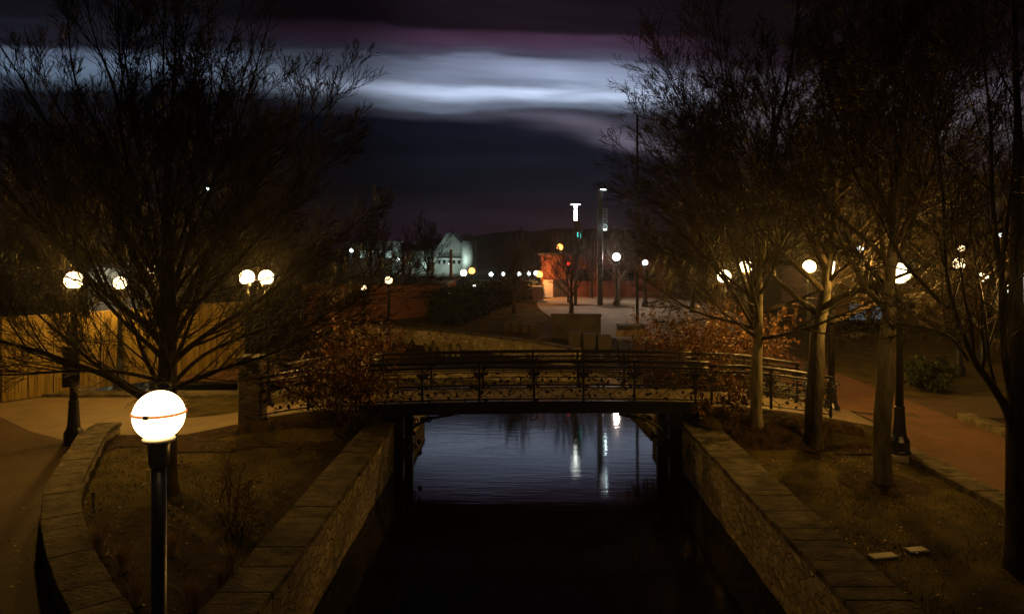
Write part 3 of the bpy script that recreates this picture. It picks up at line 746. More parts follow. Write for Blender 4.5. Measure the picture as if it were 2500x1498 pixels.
def footbridge():
    t = thing('footbridge', 'black ornamental iron footbridge arching across the canal', 'footbridge')
    n = 30; xs = [BX0+(BX1-BX0)*i/n for i in range(n+1)]
    d = MB()
    for x in xs: d.v += [(x, YN+0.02, arch(x)-0.10), (x, YN+0.02, arch(x)), (x, YF-0.02, arch(x)), (x, YF-0.02, arch(x)-0.10)]
    for i in range(n):
        for q in range(4): d.f.append((i*4+q, i*4+(q+1) % 4, i*4+4+(q+1) % 4, i*4+4+q)); d.sm.append(False)
    d.build('deck', M['deckwood'], t)
    for y0, y1 in ((YN-0.10, YN+0.015), (YF-0.015, YF+0.10)):
        g = MB()
        for x in xs:
            zt, zb = arch(x)+0.025, arch(x)-0.27
            g.v += [(x, y0, zb), (x, y0, zb+0.05), (x, y0+0.03, zb+0.055), (x, y0+0.03, zt-0.055), (x, y0, zt-0.05), (x, y0, zt), (x, y1, zt), (x, y1, zb)]
        for i in range(n):
            for q in range(8): g.f.append((i*8+q, i*8+(q+1) % 8, i*8+8+(q+1) % 8, i*8+8+q)); g.sm.append(False)
        g.f.append(tuple(range(7, -1, -1))); g.f.append(tuple(n*8+i for i in range(8))); g.sm += [False, False]
        g.build('girder', M['iron'], t)
    posts = [-3.7, -2.4, -1.0, 0.34, 1.55, 2.8, 4.3]
    railing(t, BX0, BX1, YN-0.02, arch, posts, 11)
    railing(t, BX0, BX1, YF+0.02, arch, posts, 12)
    for x in (-3.0, 3.80):
        for y in (YN+0.1, YF-0.1):
            MB().bbox(x-0.13, x+0.13, y-0.13, y+0.13, -1.7, arch(x)-0.28, 0.02).build('pier', M['iron'], t)
    rnd = random.Random(4)
    for s, x in ((1, -2.86), (-1, 3.66)):
        b = MB(); y = YN-0.03
        pts = [(x, y, -0.35), (x+s*0.06, y, 0.05), (x+s*0.24, y, 0.34), (x+s*0.62, y, 0.55), (x+s*1.25, y, 0.66)]
        b.tube(pts, 0.035, 6)
        for (dx, dz, r, a) in ((0.14, 0.48, 0.12, 0), (0.30, 0.50, 0.10, 2), (0.10, 0.02, 0.11, 1), (0.22, -0.12, 0.12, 3), (0.08, -0.42, 0.12, 0.5), (0.62, 0.55, 0.09, 2.5)):
            spiral(b, x+s*dx, y, dz, r, a, 1.5, 0.024, s)
        for k in range(7): leafshape(b, x+s*rnd.uniform(0.05, 0.5), y, rnd.uniform(-0.3, 0.62), rnd.uniform(0.12, 0.2), rnd.uniform(0, 6.2))
        b.build('scroll_bracket', M['iron'], t)
    mh = MB(); spiral(mh, 0.3, YN-0.06, 0.62, 0.14, 1.5, 1.3, 0.014, -1); spiral(mh, 0.12, YN-0.06, 0.60, 0.11, 1.0, 1.3, 0.012, 1)
    mh.build('scroll_pendant', M['iron'], t)
footbridge()
def approach_railing(label, x0, x1, y, zfun):
    t = thing('approach_railing', label, 'railing')
    k = max(2, int((x1-x0)/1.25)); posts = [x0+0.06+(x1-x0-0.12)*i/k for i in range(k+1)]
    R = railing(t, x0, x1, y, zfun, posts, int(x0*10)+77)
    for c in list(R.children): c.parent = t
    bpy.data.objects.remove(R)
approach_railing('scrolled iron railing from the stone pillar to the footbridge', -6.45, -3.98, 18.2, lambda x: hz(x, 19.2)+0.06)
approach_railing('scrolled iron railing leaving the footbridge behind the lawn trees', 4.65, 7.7, 18.2, lambda x: hz(x, 19.2)+0.06)
approach_railing('scrolled iron railing on the far side of left approach', -6.45, -3.98, 20.4, lambda x: hz(x, 19.2)+0.06)
approach_railing('scrolled iron railing on the far side of right approach', 4.65, 7.7, 20.4, lambda x: hz(x, 19.2)+0.06)
# stone pillar at the end of the railing
X, Y, z = at(615, 870, 18.3)
sp = thing('stone_pillar', 'square stone pillar with flat cap ending the left railing', 'pillar', (X, 18.35, 0.0))
MB().bbox(-0.27, 0.27, -0.27, 0.27, 0.0, 1.94, 0.02).build('shaft', M['rubble'], sp)
MB().bbox(-0.31, 0.31, -0.31, 0.31, 1.942, 2.06, 0.025).build('cap', M['cap'], sp)

# ------------------------------------------------------------------ fence at the left
def fence():
    a = (-18.6, 20.4); b = (-15.8, 22.5); c = (-13.2, 25.9); d = (-10.9, 29.6)
    t = thing('board_fence', 'tall pale wooden board fence along the left footpath', 'fence')
    pts = resample([a, b, c, d], 0.66)
    rnd = random.Random(2)
    for i, (p, q) in enumerate(zip(pts, pts[1:])):
        l = sqrt((q[0]-p[0])**2+(q[1]-p[1])**2); an = atan2(q[1]-p[1], q[0]-p[0]); mb = MB(); nb = 4; w = l/nb
        for k in range(nb):
            dd = rnd.uniform(0, 0.010)
            mb.box(k*w+0.004+(0.012 if k == 0 else 0), (k+1)*w-0.004-(0.012 if k == nb-1 else 0), -dd-0.02, 0.02, 0.06, 2.58+rnd.uniform(-.006, .006), an, (p[0], p[1], 0))
        mb.build('board_panel', M['wood'], t)
        if i % 4 == 0: MB().box(-0.05, 0.05, 0.025, 0.12, 0, 2.6, an, (p[0], p[1], 0)).build('post', M['poleWood'], t)
    rl = MB()
    for (p, q) in ((a, b), (b, c), (c, d)):
        l = sqrt((q[0]-p[0])**2+(q[1]-p[1])**2); an = atan2(q[1]-p[1], q[0]-p[0])
        rl.box(0, l, -0.045, 0.03, 2.592, 2.63, an, (p[0], p[1], 0))
    rl.build('top_rail', M['wood'], t)
fence()

# ------------------------------------------------------------------ trees
def norm(v):
    l = sqrt(v[0]*v[0]+v[1]*v[1]+v[2]*v[2]) or 1e-9; return (v[0]/l, v[1]/l, v[2]/l)
def perp(d, rnd):
    while True:
        r = (rnd.gauss(0, 1), rnd.gauss(0, 1), rnd.gauss(0, 1)); k = r[0]*d[0]+r[1]*d[1]+r[2]*d[2]
        p = (r[0]-k*d[0], r[1]-k*d[1], r[2]-k*d[2])
        if p[0]*p[0]+p[1]*p[1]+p[2]*p[2] > 0.05: return norm(p)
def smooth_poly(pts, n=3):
    out = []
    for i in range(len(pts)-1):
        p0 = pts[max(0, i-1)]; p1 = pts[i]; p2 = pts[i+1]; p3 = pts[min(len(pts)-1, i+2)]
        for k in range(n):
            u = k/n
            out.append(tuple(0.5*((2*p1[j])+(-p0[j]+p2[j])*u+(2*p0[j]-5*p1[j]+4*p2[j]-p3[j])*u*u+(-p0[j]+3*p1[j]-3*p2[j]+p3[j])*u**3) for j in range(3)))
    out.append(pts[-1]); return out
LAMP_GAPS = [(1768, 675, 19), (1821, 651, 17), (1976, 651, 21), (2030, 656, 23), (2196, 668, 27), (2341, 643, 15), (2502, 706, 40), (2400, 676, 10),
             (180, 684, 20), (293, 691, 16), (603, 677, 19), (650, 677, 20), (1505, 627, 12), (1575, 641, 8), (2347, 607, 8), (2099, 611, 9)]
class Tree:
    org = None
    def gap(s, p):          # the crowns are thin around the lamp heads
        if s.org is None: return False
        x, y, z = s.org[0]+p[0], s.org[1]+p[1], s.org[2]+p[2]
        if y < 1: return False
        px, py = VX+F*x/y, VY+F*(H-z)/y
        return any((px-a)**2+(py-b)**2 < (r*0.95)**2 for a, b, r in LAMP_GAPS)
    def __init__(s, seed, up=0.06, wob=0.10, counts=(9, 6, 5, 3), lens=(0.5, 0.5, 0.5, 0.55), rmin=0.0045, spread=(0.5, 0.95), leaves=0):
        s.r = random.Random(seed); s.stem = MB(); s.wood = MB(); s.tw = MB(); s.up = up; s.wob = wob; s.counts = counts; s.lens = lens; s.rmin = rmin; s.spread = spread
        s.lf = []; s.leaves = leaves
    def line(s, p, d, L, nseg, up, wob):
        pts = [p]; st = L/nseg; r = s.r
        for i in range(nseg):
            d = norm((d[0]+r.gauss(0, wob), d[1]+r.gauss(0, wob), d[2]+r.gauss(0, wob)+up)); p = (p[0]+d[0]*st, p[1]+d[1]*st, p[2]+d[2]*st); pts.append(p)
        return pts
    def branch(s, pts, r0, level, L):
        """draw a limb along pts and grow its children"""
        n = len(pts); r1 = max(s.rmin, r0*0.22)
        rad = [r0+(r1-r0)*(i/(n-1))**0.8 for i in range(n)]
        mb = s.wood if level <= 1 else s.tw
        mb.tube(pts, rad, 8 if level == 0 else 6 if level == 1 else 4 if level == 2 else 3, level < 2)
        if level-1 >= len(s.counts)-0: return
        k = s.counts[level-1] if level >= 1 else 0
        R = s.r
        if k == 0: return
        for c in range(k):
            u = 0.22+0.78*(c+R.random()*0.9)/k; u = min(u, 0.985); f = u*(n-1); i = min(n-2, int(f)); fr = f-i
            a, b = pts[i], pts[i+1]; p = tuple(a[j]+(b[j]-a[j])*fr for j in range(3)); d = norm((b[0]-a[0], b[1]-a[1], b[2]-a[2]))
            q = perp(d, R); ang = R.uniform(*s.spread)
            nd = norm(tuple(d[j]*cos(ang)+q[j]*sin(ang) for j in range(3)))
            nl = L*s.lens[level-1]*R.uniform(0.65, 1.2)*(1.15-0.55*u)
            nr = max(s.rmin, rad[i]*R.uniform(0.42, 0.62))
            ns = 5 if level == 1 else 4 if level == 2 else 3 if level == 3 else 2
            cp = s.line(p, nd, nl, ns, s.up, s.wob)
            if level >= 2 and s.r.random() < 0.8 and any(s.gap(q) for q in cp[1:]): continue
            s.branch(cp, nr, level+1, nl)
            if s.leaves and level >= 2 and R.random() < s.leaves: s.lf.append(cp[-1])
        if level < len(s.counts):   # leader twig
            d = norm(tuple(pts[-1][j]-pts[-2][j] for j in range(3)))
            s.branch(s.line(pts[-1], d, L*0.28, 3, s.up, s.wob), r1, level+1, L*0.35)
    def limb(s, p, d, L, r0, nseg=8, up=None):
        s.branch(s.line(p, d, L, nseg, s.up if up is None else up, s.wob*0.7), r0, 1, L)
def leaf_cloud(mb, pts, rnd, per=3, size=0.05, spread=0.07):
    for p in pts:
        for k in range(per):
            c = (p[0]+rnd.gauss(0, spread), p[1]+rnd.gauss(0, spread), p[2]+rnd.gauss(0, spread))
            a = norm((rnd.gauss(0, 1), rnd.gauss(0, 1), rnd.gauss(0, 1))); b = perp(a, rnd); l = size*rnd.uniform(0.4, 1.5); w_ = l*rnd.uniform(0.3, 0.6)
            n = len(mb.v)
            mb.v += [(c[0]-a[0]*l, c[1]-a[1]*l, c[2]-a[2]*l), (c[0]+b[0]*w_, c[1]+b[1]*w_, c[2]+b[2]*w_), (c[0]+a[0]*l, c[1]+a[1]*l, c[2]+a[2]*l), (c[0]-b[0]*w_, c[1]-b[1]*w_, c[2]-b[2]*w_)]
            mb.f.append((n, n+1, n+2, n+3)); mb.sm.append(False)
def finish_tree(T, name, label, loc, bark, group=None, cat='tree'):
    t = thing(name, label, cat, loc, 0, group)
    T.stem.build('trunk', M[bark], t); T.wood.build('limbs', M['bark'], t); T.tw.build('crown', M['twig'], t)
    if T.lf:
        mb = MB(); leaf_cloud(mb, T.lf, T.r, 2, 0.045, 0.03); mb.build('withered_leaves', M['leaf'], t)
    return t
GA = 2.39996
def round_tree(T, h, r0, fork, n, Lx, e0=15, e1=82, zt=None, lead=True, flare=1.5, lean=(0, 0)):
    """straight trunk, limbs round it in a golden spiral from low wide ones to upright ones"""
    R = T.r; zt = zt or h*0.62
    tp = [(lean[0]*u*u+R.gauss(0, .015), lean[1]*u*u+R.gauss(0, .015), -0.15+(zt+0.15)*u) for u in [i/12 for i in range(13)]]
    up_ = [p for p in tp if p[2] > 0.5]
    T.stem.tube([(0, 0, -0.15), (0, 0, 0.0), (0, 0, 0.12), (0, 0, 0.35)]+up_, [r0*flare*1.12, r0*flare, r0*1.18, r0*1.03]+[r0*(1.0-0.68*max(0, (p[2]-fork*0.7)/(zt-fork*0.7))**0.7) for p in up_], 12)
    if lead: T.limb(tp[-1], norm((lean[0]*.3+R.gauss(0, .1), R.gauss(0, .1), 1)), h-zt, r0*0.45, 8)
    az = R.random()*6
    for i in range(n):
        u = (i+0.5)/n; z = fork+(zt-fork)*u; az += GA+R.uniform(-.3, .3)
        e = radians(e0+(e1-e0)*u**0.8+R.uniform(-8, 8)); L = Lx*(1.0-0.25*u)*R.uniform(0.85, 1.12)
        k = max(0, min(1, z/zt))
        T.limb((lean[0]*k*k, lean[1]*k*k, z), (cos(az)*cos(e), sin(az)*cos(e), sin(e)), L, r0*(0.42-0.12*u), 8)

# T0: the big spreading tree on the left, limbs traced from its lower fork
def left_tree():
    Y = 13.8; X = (409-VX)*Y/F
    T = Tree(21, up=0.07, wob=0.085, counts=(10, 7, 6, 3), lens=(0.48, 0.55, 0.55, 0.65), spread=(0.3, 0.75))
    R = T.r; T.org = (X, Y, 0.15)
    def loc(px, py, dy): return ((px-409)*Y/F, dy, H-(py-VY)*Y/F-0.15)
    T.stem.tube([(0, 0, -0.2), (0, 0, 0.05), (0, 0, 0.2), (0.0, 0, 0.6), (0.0, 0, 1.4), (0, 0, 2.2), (0.02, 0, 3.4), (0.0, 0, 5.0), (0.0, 0.05, 6.4)],
                [0.27, 0.22, 0.18, 0.165, 0.16, 0.165, 0.145, 0.09, 0.05], 12)
    T.limb((0, 0.05, 6.4), (0.03, 0, 1), 3.0, 0.05)
    Ls = [([(400, 985), (354, 962), (286, 911), (202, 867), (162, 844), (101, 820), (34, 786), (-60, 740)], -0.1, -1.4, 0.075),
          ([(402, 965), (381, 938), (337, 864), (297, 790), (230, 690), (160, 560)], -0.05, 0.6, 0.07),
          ([(400, 880), (388, 864), (337, 813), (303, 793), (236, 765), (130, 700), (20, 590)], 0.05, 1.5, 0.07),
          ([(395, 930), (330, 900), (250, 880), (150, 880), (40, 850)], -.1, -2.0, 0.045),
          ([(415, 985), (435, 950), (489, 921), (573, 888), (691, 847), (800, 800)], -0.05, -1.2, 0.06),
          ([(418, 890), (440, 860), (505, 803), (607, 736), (690, 668), (790, 590)], 0.0, 0.8, 0.075),
          ([(418, 940), (470, 880), (560, 830), (690, 790), (850, 740)], 0.1, 2.0, 0.05),
          ([(415, 820), (450, 740), (520, 620), (600, 500), (690, 400), (765, 320)], 0.0, -0.4, 0.075),
          ([(405, 800), (370, 720), (310, 600), (240, 470), (175, 350), (110, 260)], 0.0, 0.5, 0.08),
          ([(408, 760), (390, 640), (350, 500), (330, 350), (320, 240), (290, 140)], 0.0, -0.7, 0.07),
          ([(412, 740), (440, 620), (480, 480), (515, 360), (550, 250)], 0.0, 0.9, 0.07),
          ([(405, 850), (360, 790), (270, 700), (150, 560), (40, 420), (-30, 320)], 0.0, -0.9, 0.075),
          ([(416, 860), (470, 780), (570, 680), (680, 590), (790, 480)], 0.0, -1.4, 0.065)]
    for P, d0, d1, r in Ls:
        n = len(P); pts = smooth_poly([loc(p[0]+R.uniform(-4, 4)*(i > 0), p[1]+R.uniform(-4, 4)*(i > 0), d0*0+d1*i/(n-1)) for i, p in enumerate(P)], 3)
        L = sum(sqrt(sum((a[j]-b[j])**2 for j in range(3))) for a, b in zip(pts, pts[1:]))
        T.branch(pts, r, 1, L)
    for k in range(12):      # thin upright whips rising out of the dome
        px = R.uniform(-40, 800); top = R.uniform(-60, 90); p0 = loc(409+(px-409)*0.55, 380, 0); p1 = loc(px, top, 0)
        y0 = R.uniform(-1.5, 1.5); a = (p0[0], y0, p0[2]); b = (p1[0], y0*1.4, p1[2]); L = sqrt(sum((a[j]-b[j])**2 for j in range(3)))
        mid = tuple((a[j]+b[j])/2+R.gauss(0, .12) for j in range(3)); n0 = T.counts; T.counts = (7, 4, 3); T.branch(smooth_poly([a, mid, b], 4), 0.028, 1, L*0.75); T.counts = n0
    az = 0.5
    for i in range(13):
        u = i/13; az += GA; e = radians(28+48*u+R.uniform(-8, 8)); z = 1.6+3.6*u
        T.limb((0, 0, z), (cos(az)*cos(e), sin(az)*cos(e), sin(e)), 3.7*(1-0.3*u)*R.uniform(.85, 1.15), 0.06-0.02*u)
    finish_tree(T, 'bare_tree', 'big spreading bare tree in the left planting bed behind the globe', (X, Y, 0.15), 'bark', 'bare winter trees')
left_tree()

def right_trees():
    G = 'bare winter trees'
    T = Tree(31, up=0.03, wob=0.10, counts=(9, 6, 5, 3), lens=(0.5, 0.55, 0.55, 0.65), spread=(0.3, 0.75), leaves=0.002)
    X, Y, _ = at(1846, 1010, 17.55); T.org = (X, Y, hz(X, Y))
    round_tree(T, 10.8, 0.135, 1.9, 20, 4.0, 5, 78, 6.2, lean=(0.4, 0.2), flare=1.3)
    for P, d1, r in [([(1840, 800), (1780, 700), (1710, 590), (1650, 480), (1600, 390)], -0.6, 0.05), ([(1840, 760), (1790, 600), (1740, 430), (1700, 310), (1660, 220)], 0.4, 0.05),
                     ([(1842, 820), (1760, 760), (1680, 690), (1600, 620)], -0.8, 0.04), ([(1846, 700), (1820, 480), (1790, 280), (1770, 120)], 0.5, 0.05), ([(1840, 780), (1750, 650), (1670, 560), (1600, 500)], 1.0, 0.045),
                     ([(1843, 740), (1780, 560), (1710, 420), (1660, 310)], -1.2, 0.045)]:
        n = len(P); pts = smooth_poly([((q[0]-1846)*Y/F, d1*i/(n-1), H-(q[1]-VY)*Y/F-hz(X, Y)) for i, q in enumerate(P)], 3)
        L = sum(sqrt(sum((a[j]-b[j])**2 for j in range(3))) for a, b in zip(pts, pts[1:])); T.branch(pts, r, 1, L)
    finish_tree(T, 'bare_tree', 'bare tree with pale yellow lit trunk near the footbridge end', (X, Y, hz(X, Y)), 'lit_bark', G)
    T = Tree(33, up=0.03, wob=0.10, counts=(9, 6, 5, 3), lens=(0.5, 0.55, 0.55, 0.65), spread=(0.3, 0.75), leaves=0.0)
    X, Y, _ = at(1985, 1075, 17.4); T.org = (X, Y, 0)
    round_tree(T, 11.5, 0.20, 2.8, 18, 4.3, 14, 80, 6.4, lean=(0.85, 0.2))
    finish_tree(T, 'bare_tree', 'bare tree in the lawn with thick brownish trunk, between its neighbours', (X, Y, 0), 'grey_bark', G)
    T = Tree(35, up=0.03, wob=0.10, counts=(9, 6, 5, 3), lens=(0.5, 0.55, 0.55, 0.65), spread=(0.3, 0.75))
    X, Y, _ = at(2155, 1180, 14.8); T.org = (X, Y, 0)
    round_tree(T, 11.0, 0.165, 3.0, 18, 4.0, 16, 80, 6.4, lean=(0.2, -0.3))
    finish_tree(T, 'bare_tree', 'bare tree in the lawn with straight grey trunk beside a lamp', (X, Y, 0), 'grey_bark', G)
    # rightmost forked tree
    Y = 10.9; X = (2480-VX)*Y/F
    T = Tree(37, up=0.06, wob=0.08, counts=(8, 6, 5, 3), spread=(0.35, 0.85)); R = T.r; T.org = (X, Y, 0)
    loc = lambda px, py, dy: ((px-2480)*Y/F, dy, H-(py-VY)*Y/F)
    T.stem.tube([(0, 0, -0.15), (0, 0, 0.05), (0, 0, 0.3), (0, 0, 1.2), (0, 0, 2.2), (0.0, 0, 3.6), (0.02, 0, 5.5)], [0.22, 0.19, 0.15, 0.135, 0.13, 0.11, 0.07], 12)
    T.limb((0.02, 0, 5.5), (0.05, 0, 1), 4.6, 0.07)
    for P, d1, r in [([(2478, 1090), (2454, 1004), (2405, 930), (2363, 877), (2315, 770), (2283, 659), (2270, 480), (2240, 280)], -0.4, 0.075),
                     ([(2478, 1010), (2440, 900), (2410, 760), (2400, 600), (2405, 400), (2390, 180)], -0.8, 0.06),
                     ([(2484, 960), (2505, 850), (2530, 700), (2560, 500)], 0.5, 0.06),
                     ([(2478, 860), (2460, 700), (2445, 500), (2450, 300), (2440, 100)], 0.4, 0.06),
                     ([(2363, 877), (2300, 820), (2210, 790), (2100, 780)], -0.7, 0.03),
                     ([(2300, 740), (2220, 640), (2170, 520), (2100, 380)], 0.5, 0.04)]:
        n = len(P); pts = smooth_poly([loc(p[0], p[1], d1*i/(n-1)) for i, p in enumerate(P)], 3)
        L = sum(sqrt(sum((a[j]-b[j])**2 for j in range(3))) for a, b in zip(pts, pts[1:])); T.branch(pts, r, 1, L)
    finish_tree(T, 'bare_tree', 'forked dark tree at the right frame edge with leaning limb', (X, Y, 0), 'bark', G)
    # background trees: one more grown, then copies turned
    T = Tree(39, up=0.05, wob=0.10, counts=(9, 6, 5, 3), spread=(0.3, 0.75))
    round_tree(T, 10.5, 0.15, 2.2, 20, 4.2, 12, 82, 6.4)
    p0 = finish_tree(T, 'bare_tree', 'bare tree beyond the brick path behind the lamp rows', (13.3, 26.0, 0), 'bark', G)
    for (x, y, rz, s, lb) in [(17.5, 24.5, 1.2, 1.0, 'bare tree far right beyond the brick path verge'),
                              (8.6, 33.0, 2.4, 0.95, 'bare tree behind the russet shrub right of plaza'),
                              (-11.5, 33.5, 0.8, 0.85, 'bare tree behind the twin lamps beyond the canal bend'),
                              (-17.5, 29.0, 3.9, 0.9, 'bare tree behind the board fence at far left')]:
        c = copy_tree(p0); c.location = (x, y, hz(x, y)); c.rotation_euler = (0, 0, rz); c.scale = (s, s, s); c['label'] = lb
right_trees()
def small_trees():
    G = 'small plaza trees'
    T = Tree(51, up=0.07, wob=0.09, counts=(6, 5, 4), lens=(0.5, 0.5, 0.5), rmin=0.008, spread=(0.4, 0.8))
    round_tree(T, 4.6, 0.13, 0.95, 12, 2.5, 28, 80, 2.2)
    X, Y, _ = at(1395, 763, 43)
    p = finish_tree(T, 'small_tree', 'small bare tree silhouetted before the orange wall', (X, Y, hz(X, Y)), 'bark', G)
    for (px, Y, rz, s, lb) in [(1255, 44, 1.1, 0.95, 'small bare tree standing behind the dark hedge'), (1444, 52, 2.2, 0.95, 'small bare tree between the pylons and blue white lamp'),
                               (1510, 49, 3.5, 1.0, 'small bare tree below the blue white lamp'), (1690, 44, 0.7, 1.1, 'small bare tree behind the plaza bench'),
                               (1045, 75, 4.4, 1.5, 'bare tree before the far pale works hall'), (1000, 62, 5.1, 1.1, 'dark bare tree left of the far works hall'),
                               (905, 60, 1.9, 1.5, 'dark bare tree before the far low works shed'),
                               (2120, 36, 2.9, 1.0, 'small bare tree before the bluish shop window')]:
        X = (px-VX)*Y/F; c = copy_tree(p); c.location = (X, Y, hz(X, Y)); c.rotation_euler = (0, 0, rz); c.scale = (s, s, s); c['label'] = lb
small_trees()

# ------------------------------------------------------------------ russet shrubs, hedge, grasses
def shrub(label, loc, rx, rz, n, seed, leafn=3, lean=0.0, z0=0.5, mat='leaf', name='russet_shrub', group='russet shrubs', size=0.05):
    rnd = random.Random(seed); t = thing(name, label, 'shrub', loc, 0, group)
    T = Tree(seed, up=0.02, wob=0.12, counts=(5, 4), lens=(0.45, 0.5), rmin=0.005, spread=(0.4, 1.0)); tips = []
    for i in range(n):
        a = rnd.random()*6.283; e = rnd.uniform(0.55, 1.5); L = (rx*cos(e)**2+rz*sin(e)**2)*rnd.uniform(0.6, 1.1)
        p = (rnd.gauss(0, .12), rnd.gauss(0, .12), -0.05)
        pts = T.line(p, norm((cos(a)*cos(e)*1.1, sin(a)*cos(e)*1.1, sin(e))), L, 6, 0.05, 0.09)
        k0 = len(T.tw.v); T.branch(pts, 0.018, 1, L)
        tips += pts[2:]
    tips += [v for v in T.tw.v[::5] if v[2] > z0]
    mb = MB(); leaf_cloud(mb, [p for p in tips if p[2] > z0 and rnd.random() < 0.45+0.55*(sin(p[0]*4+seed)*sin(p[1]*5)*sin(p[2]*4.3) > -0.12)], rnd, leafn, size, 0.05)
    w_ = MB(); w_.v = T.wood.v; w_.f = T.wood.f; w_.sm = T.wood.sm
    n0 = len(w_.v); w_.v = w_.v+T.tw.v; w_.f = w_.f+[tuple(i+n0 for i in f) for f in T.tw.f]; w_.sm = w_.sm+T.tw.sm
    w_.build('stems', M['shrub_stem'], t)
    if mb.f: mb.build('leaves', M[mat], t)
    return t
x, y, _ = at(890, 1000, 18.0)
shrub('russet leaved shrub at the left end of the footbridge, bare stems below', (-4.15, 17.7, 0.25), 1.25, 2.5, 30, 61, 3, 0, 0.85)
shrub('wide russet shrub behind the left approach railing', (-4.9, 21.6, 0.1), 1.6, 2.3, 32, 62, 2)
shrub('russet shrub behind the right end of the footbridge', (4.9, 21.3, 0.2), 1.6, 2.9, 40, 63)
shrub('russet shrub in front of the right end of the girder', (4.95, 17.75, 0.2), 0.6, 1.35, 13, 64, 2, 0, 0.7)
shrub('russet shrub behind the pale lit trunk along right railing', (7.0, 23.2, 0.1), 1.6, 2.5, 34, 65, 2)
shrub('sparse twiggy shrub leaning over the left canal wall', (-4.5, 11.6, 0.16), 0.8, 0.9, 7, 66, 1, 0, 9, 'leaf', 'twiggy_shrub', 'low twiggy shrubs', 0.03)
shrub('sparse twiggy shrub deeper in the left planting bed', (-5.2, 13.2, 0.16), 0.7, 0.7, 6, 67, 1, 0, 9, 'leaf', 'twiggy_shrub', 'low twiggy shrubs', 0.03)
for (x, y, rx, rz, sd, lb) in [(14.2, 18.6, 1.1, 1.2, 71, 'low dark evergreen shrub in the verge right of brick path'), (16.3, 17.2, 1.2, 1.3, 72, 'dark evergreen shrub deeper in the right verge'),
                           (13.6, 24.6, 1.0, 0.9, 73, 'rounded dark shrub beyond the crossing path at right'), (15.6, 12.8, 1.1, 1.2, 74, 'dark evergreen shrub near the right frame edge')]:
    shrub(lb, (x, y, 0), rx, rz, 26, sd, 5, 0, 0.05, 'hedge', 'evergreen_shrub', 'dark evergreen shrubs', 0.06)
def hedge(label, A, B, wd, z0, h, seed, n):
    rnd = random.Random(seed); t = thing('hedge', label, 'hedge'); core = MB(); nx = 30
    dx, dy = B[0]-A[0], B[1]-A[1]; l = sqrt(dx*dx+dy*dy); nxv, nyv = dy/l, -dx/l      # towards the near side
    top = lambda u: h*(1.0-0.35*u)*(0.93+0.07*sin(u*19))*(1-0.6*sstep(0.93, 1.0, u))
    def pt(u, v, z): x, y = A[0]+dx*u+nxv*v, A[1]+dy*u+nyv*v; return (x, y, hz(x, y)+z)
    for i in range(nx+1):
        u = i/nx; hh = top(u)
        core.v += [pt(u, wd*.45, -0.3), pt(u, wd*.4, hh*.75), pt(u, 0, hh*.93), pt(u, -wd*.4, hh*.75), pt(u, -wd*.45, -0.3)]
    for i in range(nx):
        for q in range(4): core.f.append((i*5+q, i*5+q+1, i*5+6+q, i*5+5+q)); core.sm.append(True)
    core.f += [(4, 3, 2, 1, 0), tuple(nx*5+i for i in range(5))]; core.sm += [False, False]
    core.build('inner_growth', M['hedge'], t); P = []
    for k in range(n):
        u = rnd.random(); hh = top(u)
        if k % 16 == 0: P.append(pt(rnd.uniform(-.03, .005), wd*rnd.uniform(-.45, .45), h*rnd.uniform(0, 1)))
        if k % 3: P.append(pt(u, wd*.47*rnd.uniform(.9, 1.08), hh*rnd.uniform(0.0, 0.95)))
        else: P.append(pt(u, wd*rnd.uniform(-.45, .45), hh*rnd.uniform(.93, 1.03)))
    mb = MB(); leaf_cloud(mb, P, rnd, 5, 0.075, 0.09); mb.build('leaves', M['hedge'], t)
hedge('big black clipped hedge below the distant white lights', at(1082, 700, 41)[:2], at(1298, 700, 54)[:2], 2.2, 0.0, 1.7, 81, 5200)

def tuft(rnd, n, h, spread, wid=0.006):
    mb = MB()
    for k in range(n):
        a = rnd.random()*6.283; r = abs(rnd.gauss(0, 0.03)); L = h*rnd.uniform(0.6, 1.1); lean = rnd.uniform(0.05, 0.6)
        x, y = r*cos(a), r*sin(a); pa = a+pi/2; dx, dy = cos(pa)*wid, sin(pa)*wid; prev = None
        for i in range(4):
            u = i/3; q = (x+cos(a)*lean*L*u*u, y+sin(a)*lean*L*u*u, L*u*(1-0.25*lean*u)); w_ = 1-u*0.85
            l, r_ = (q[0]-dx*w_, q[1]-dy*w_, q[2]), (q[0]+dx*w_, q[1]+dy*w_, q[2])
            if prev: mb.quad(prev[0], prev[1], r_, l)
            prev = (l, r_)
    return mb
rnd = random.Random(90)
gt = None
for i, (px, py) in enumerate([(300, 1370), (420, 1330), (560, 1365), (335, 1450), (470, 1465), (545, 1420), (240, 1330), (640, 1330)]):
    Yg = F*(H-0.18)/(py+25-VY); Xg = (px-VX)*Yg/F
    if gt is None: mb0 = tuft(rnd, 170, 0.42, 0.5); gt = o = mb0.build('grass_tuft', M['drygrass'])
    else: o = gt.copy(); C.objects.link(o)
    o.location = (Xg, Yg, 0.17); o.rotation_euler = (0, 0, i*1.3); s = rnd.uniform(0.8, 1.2); o.scale = (s, s, s)
    tag(o, ['dried ornamental grass tuft, leftmost beside the seat wall', 'dried ornamental grass tuft directly behind the foreground post', 'dried ornamental grass tuft right of the post, farther one by the canal wall',
            'dried ornamental grass tuft at the lower left of the bed', 'dried ornamental grass tuft just right of the foreground post, nearest', 'dried ornamental grass tuft between post and canal wall coping',
            'dried grass tuft tucked under the seat wall edge', 'dried grass tuft closest to the left canal wall'][i], 'grass tuft', 'ornamental grass tufts')
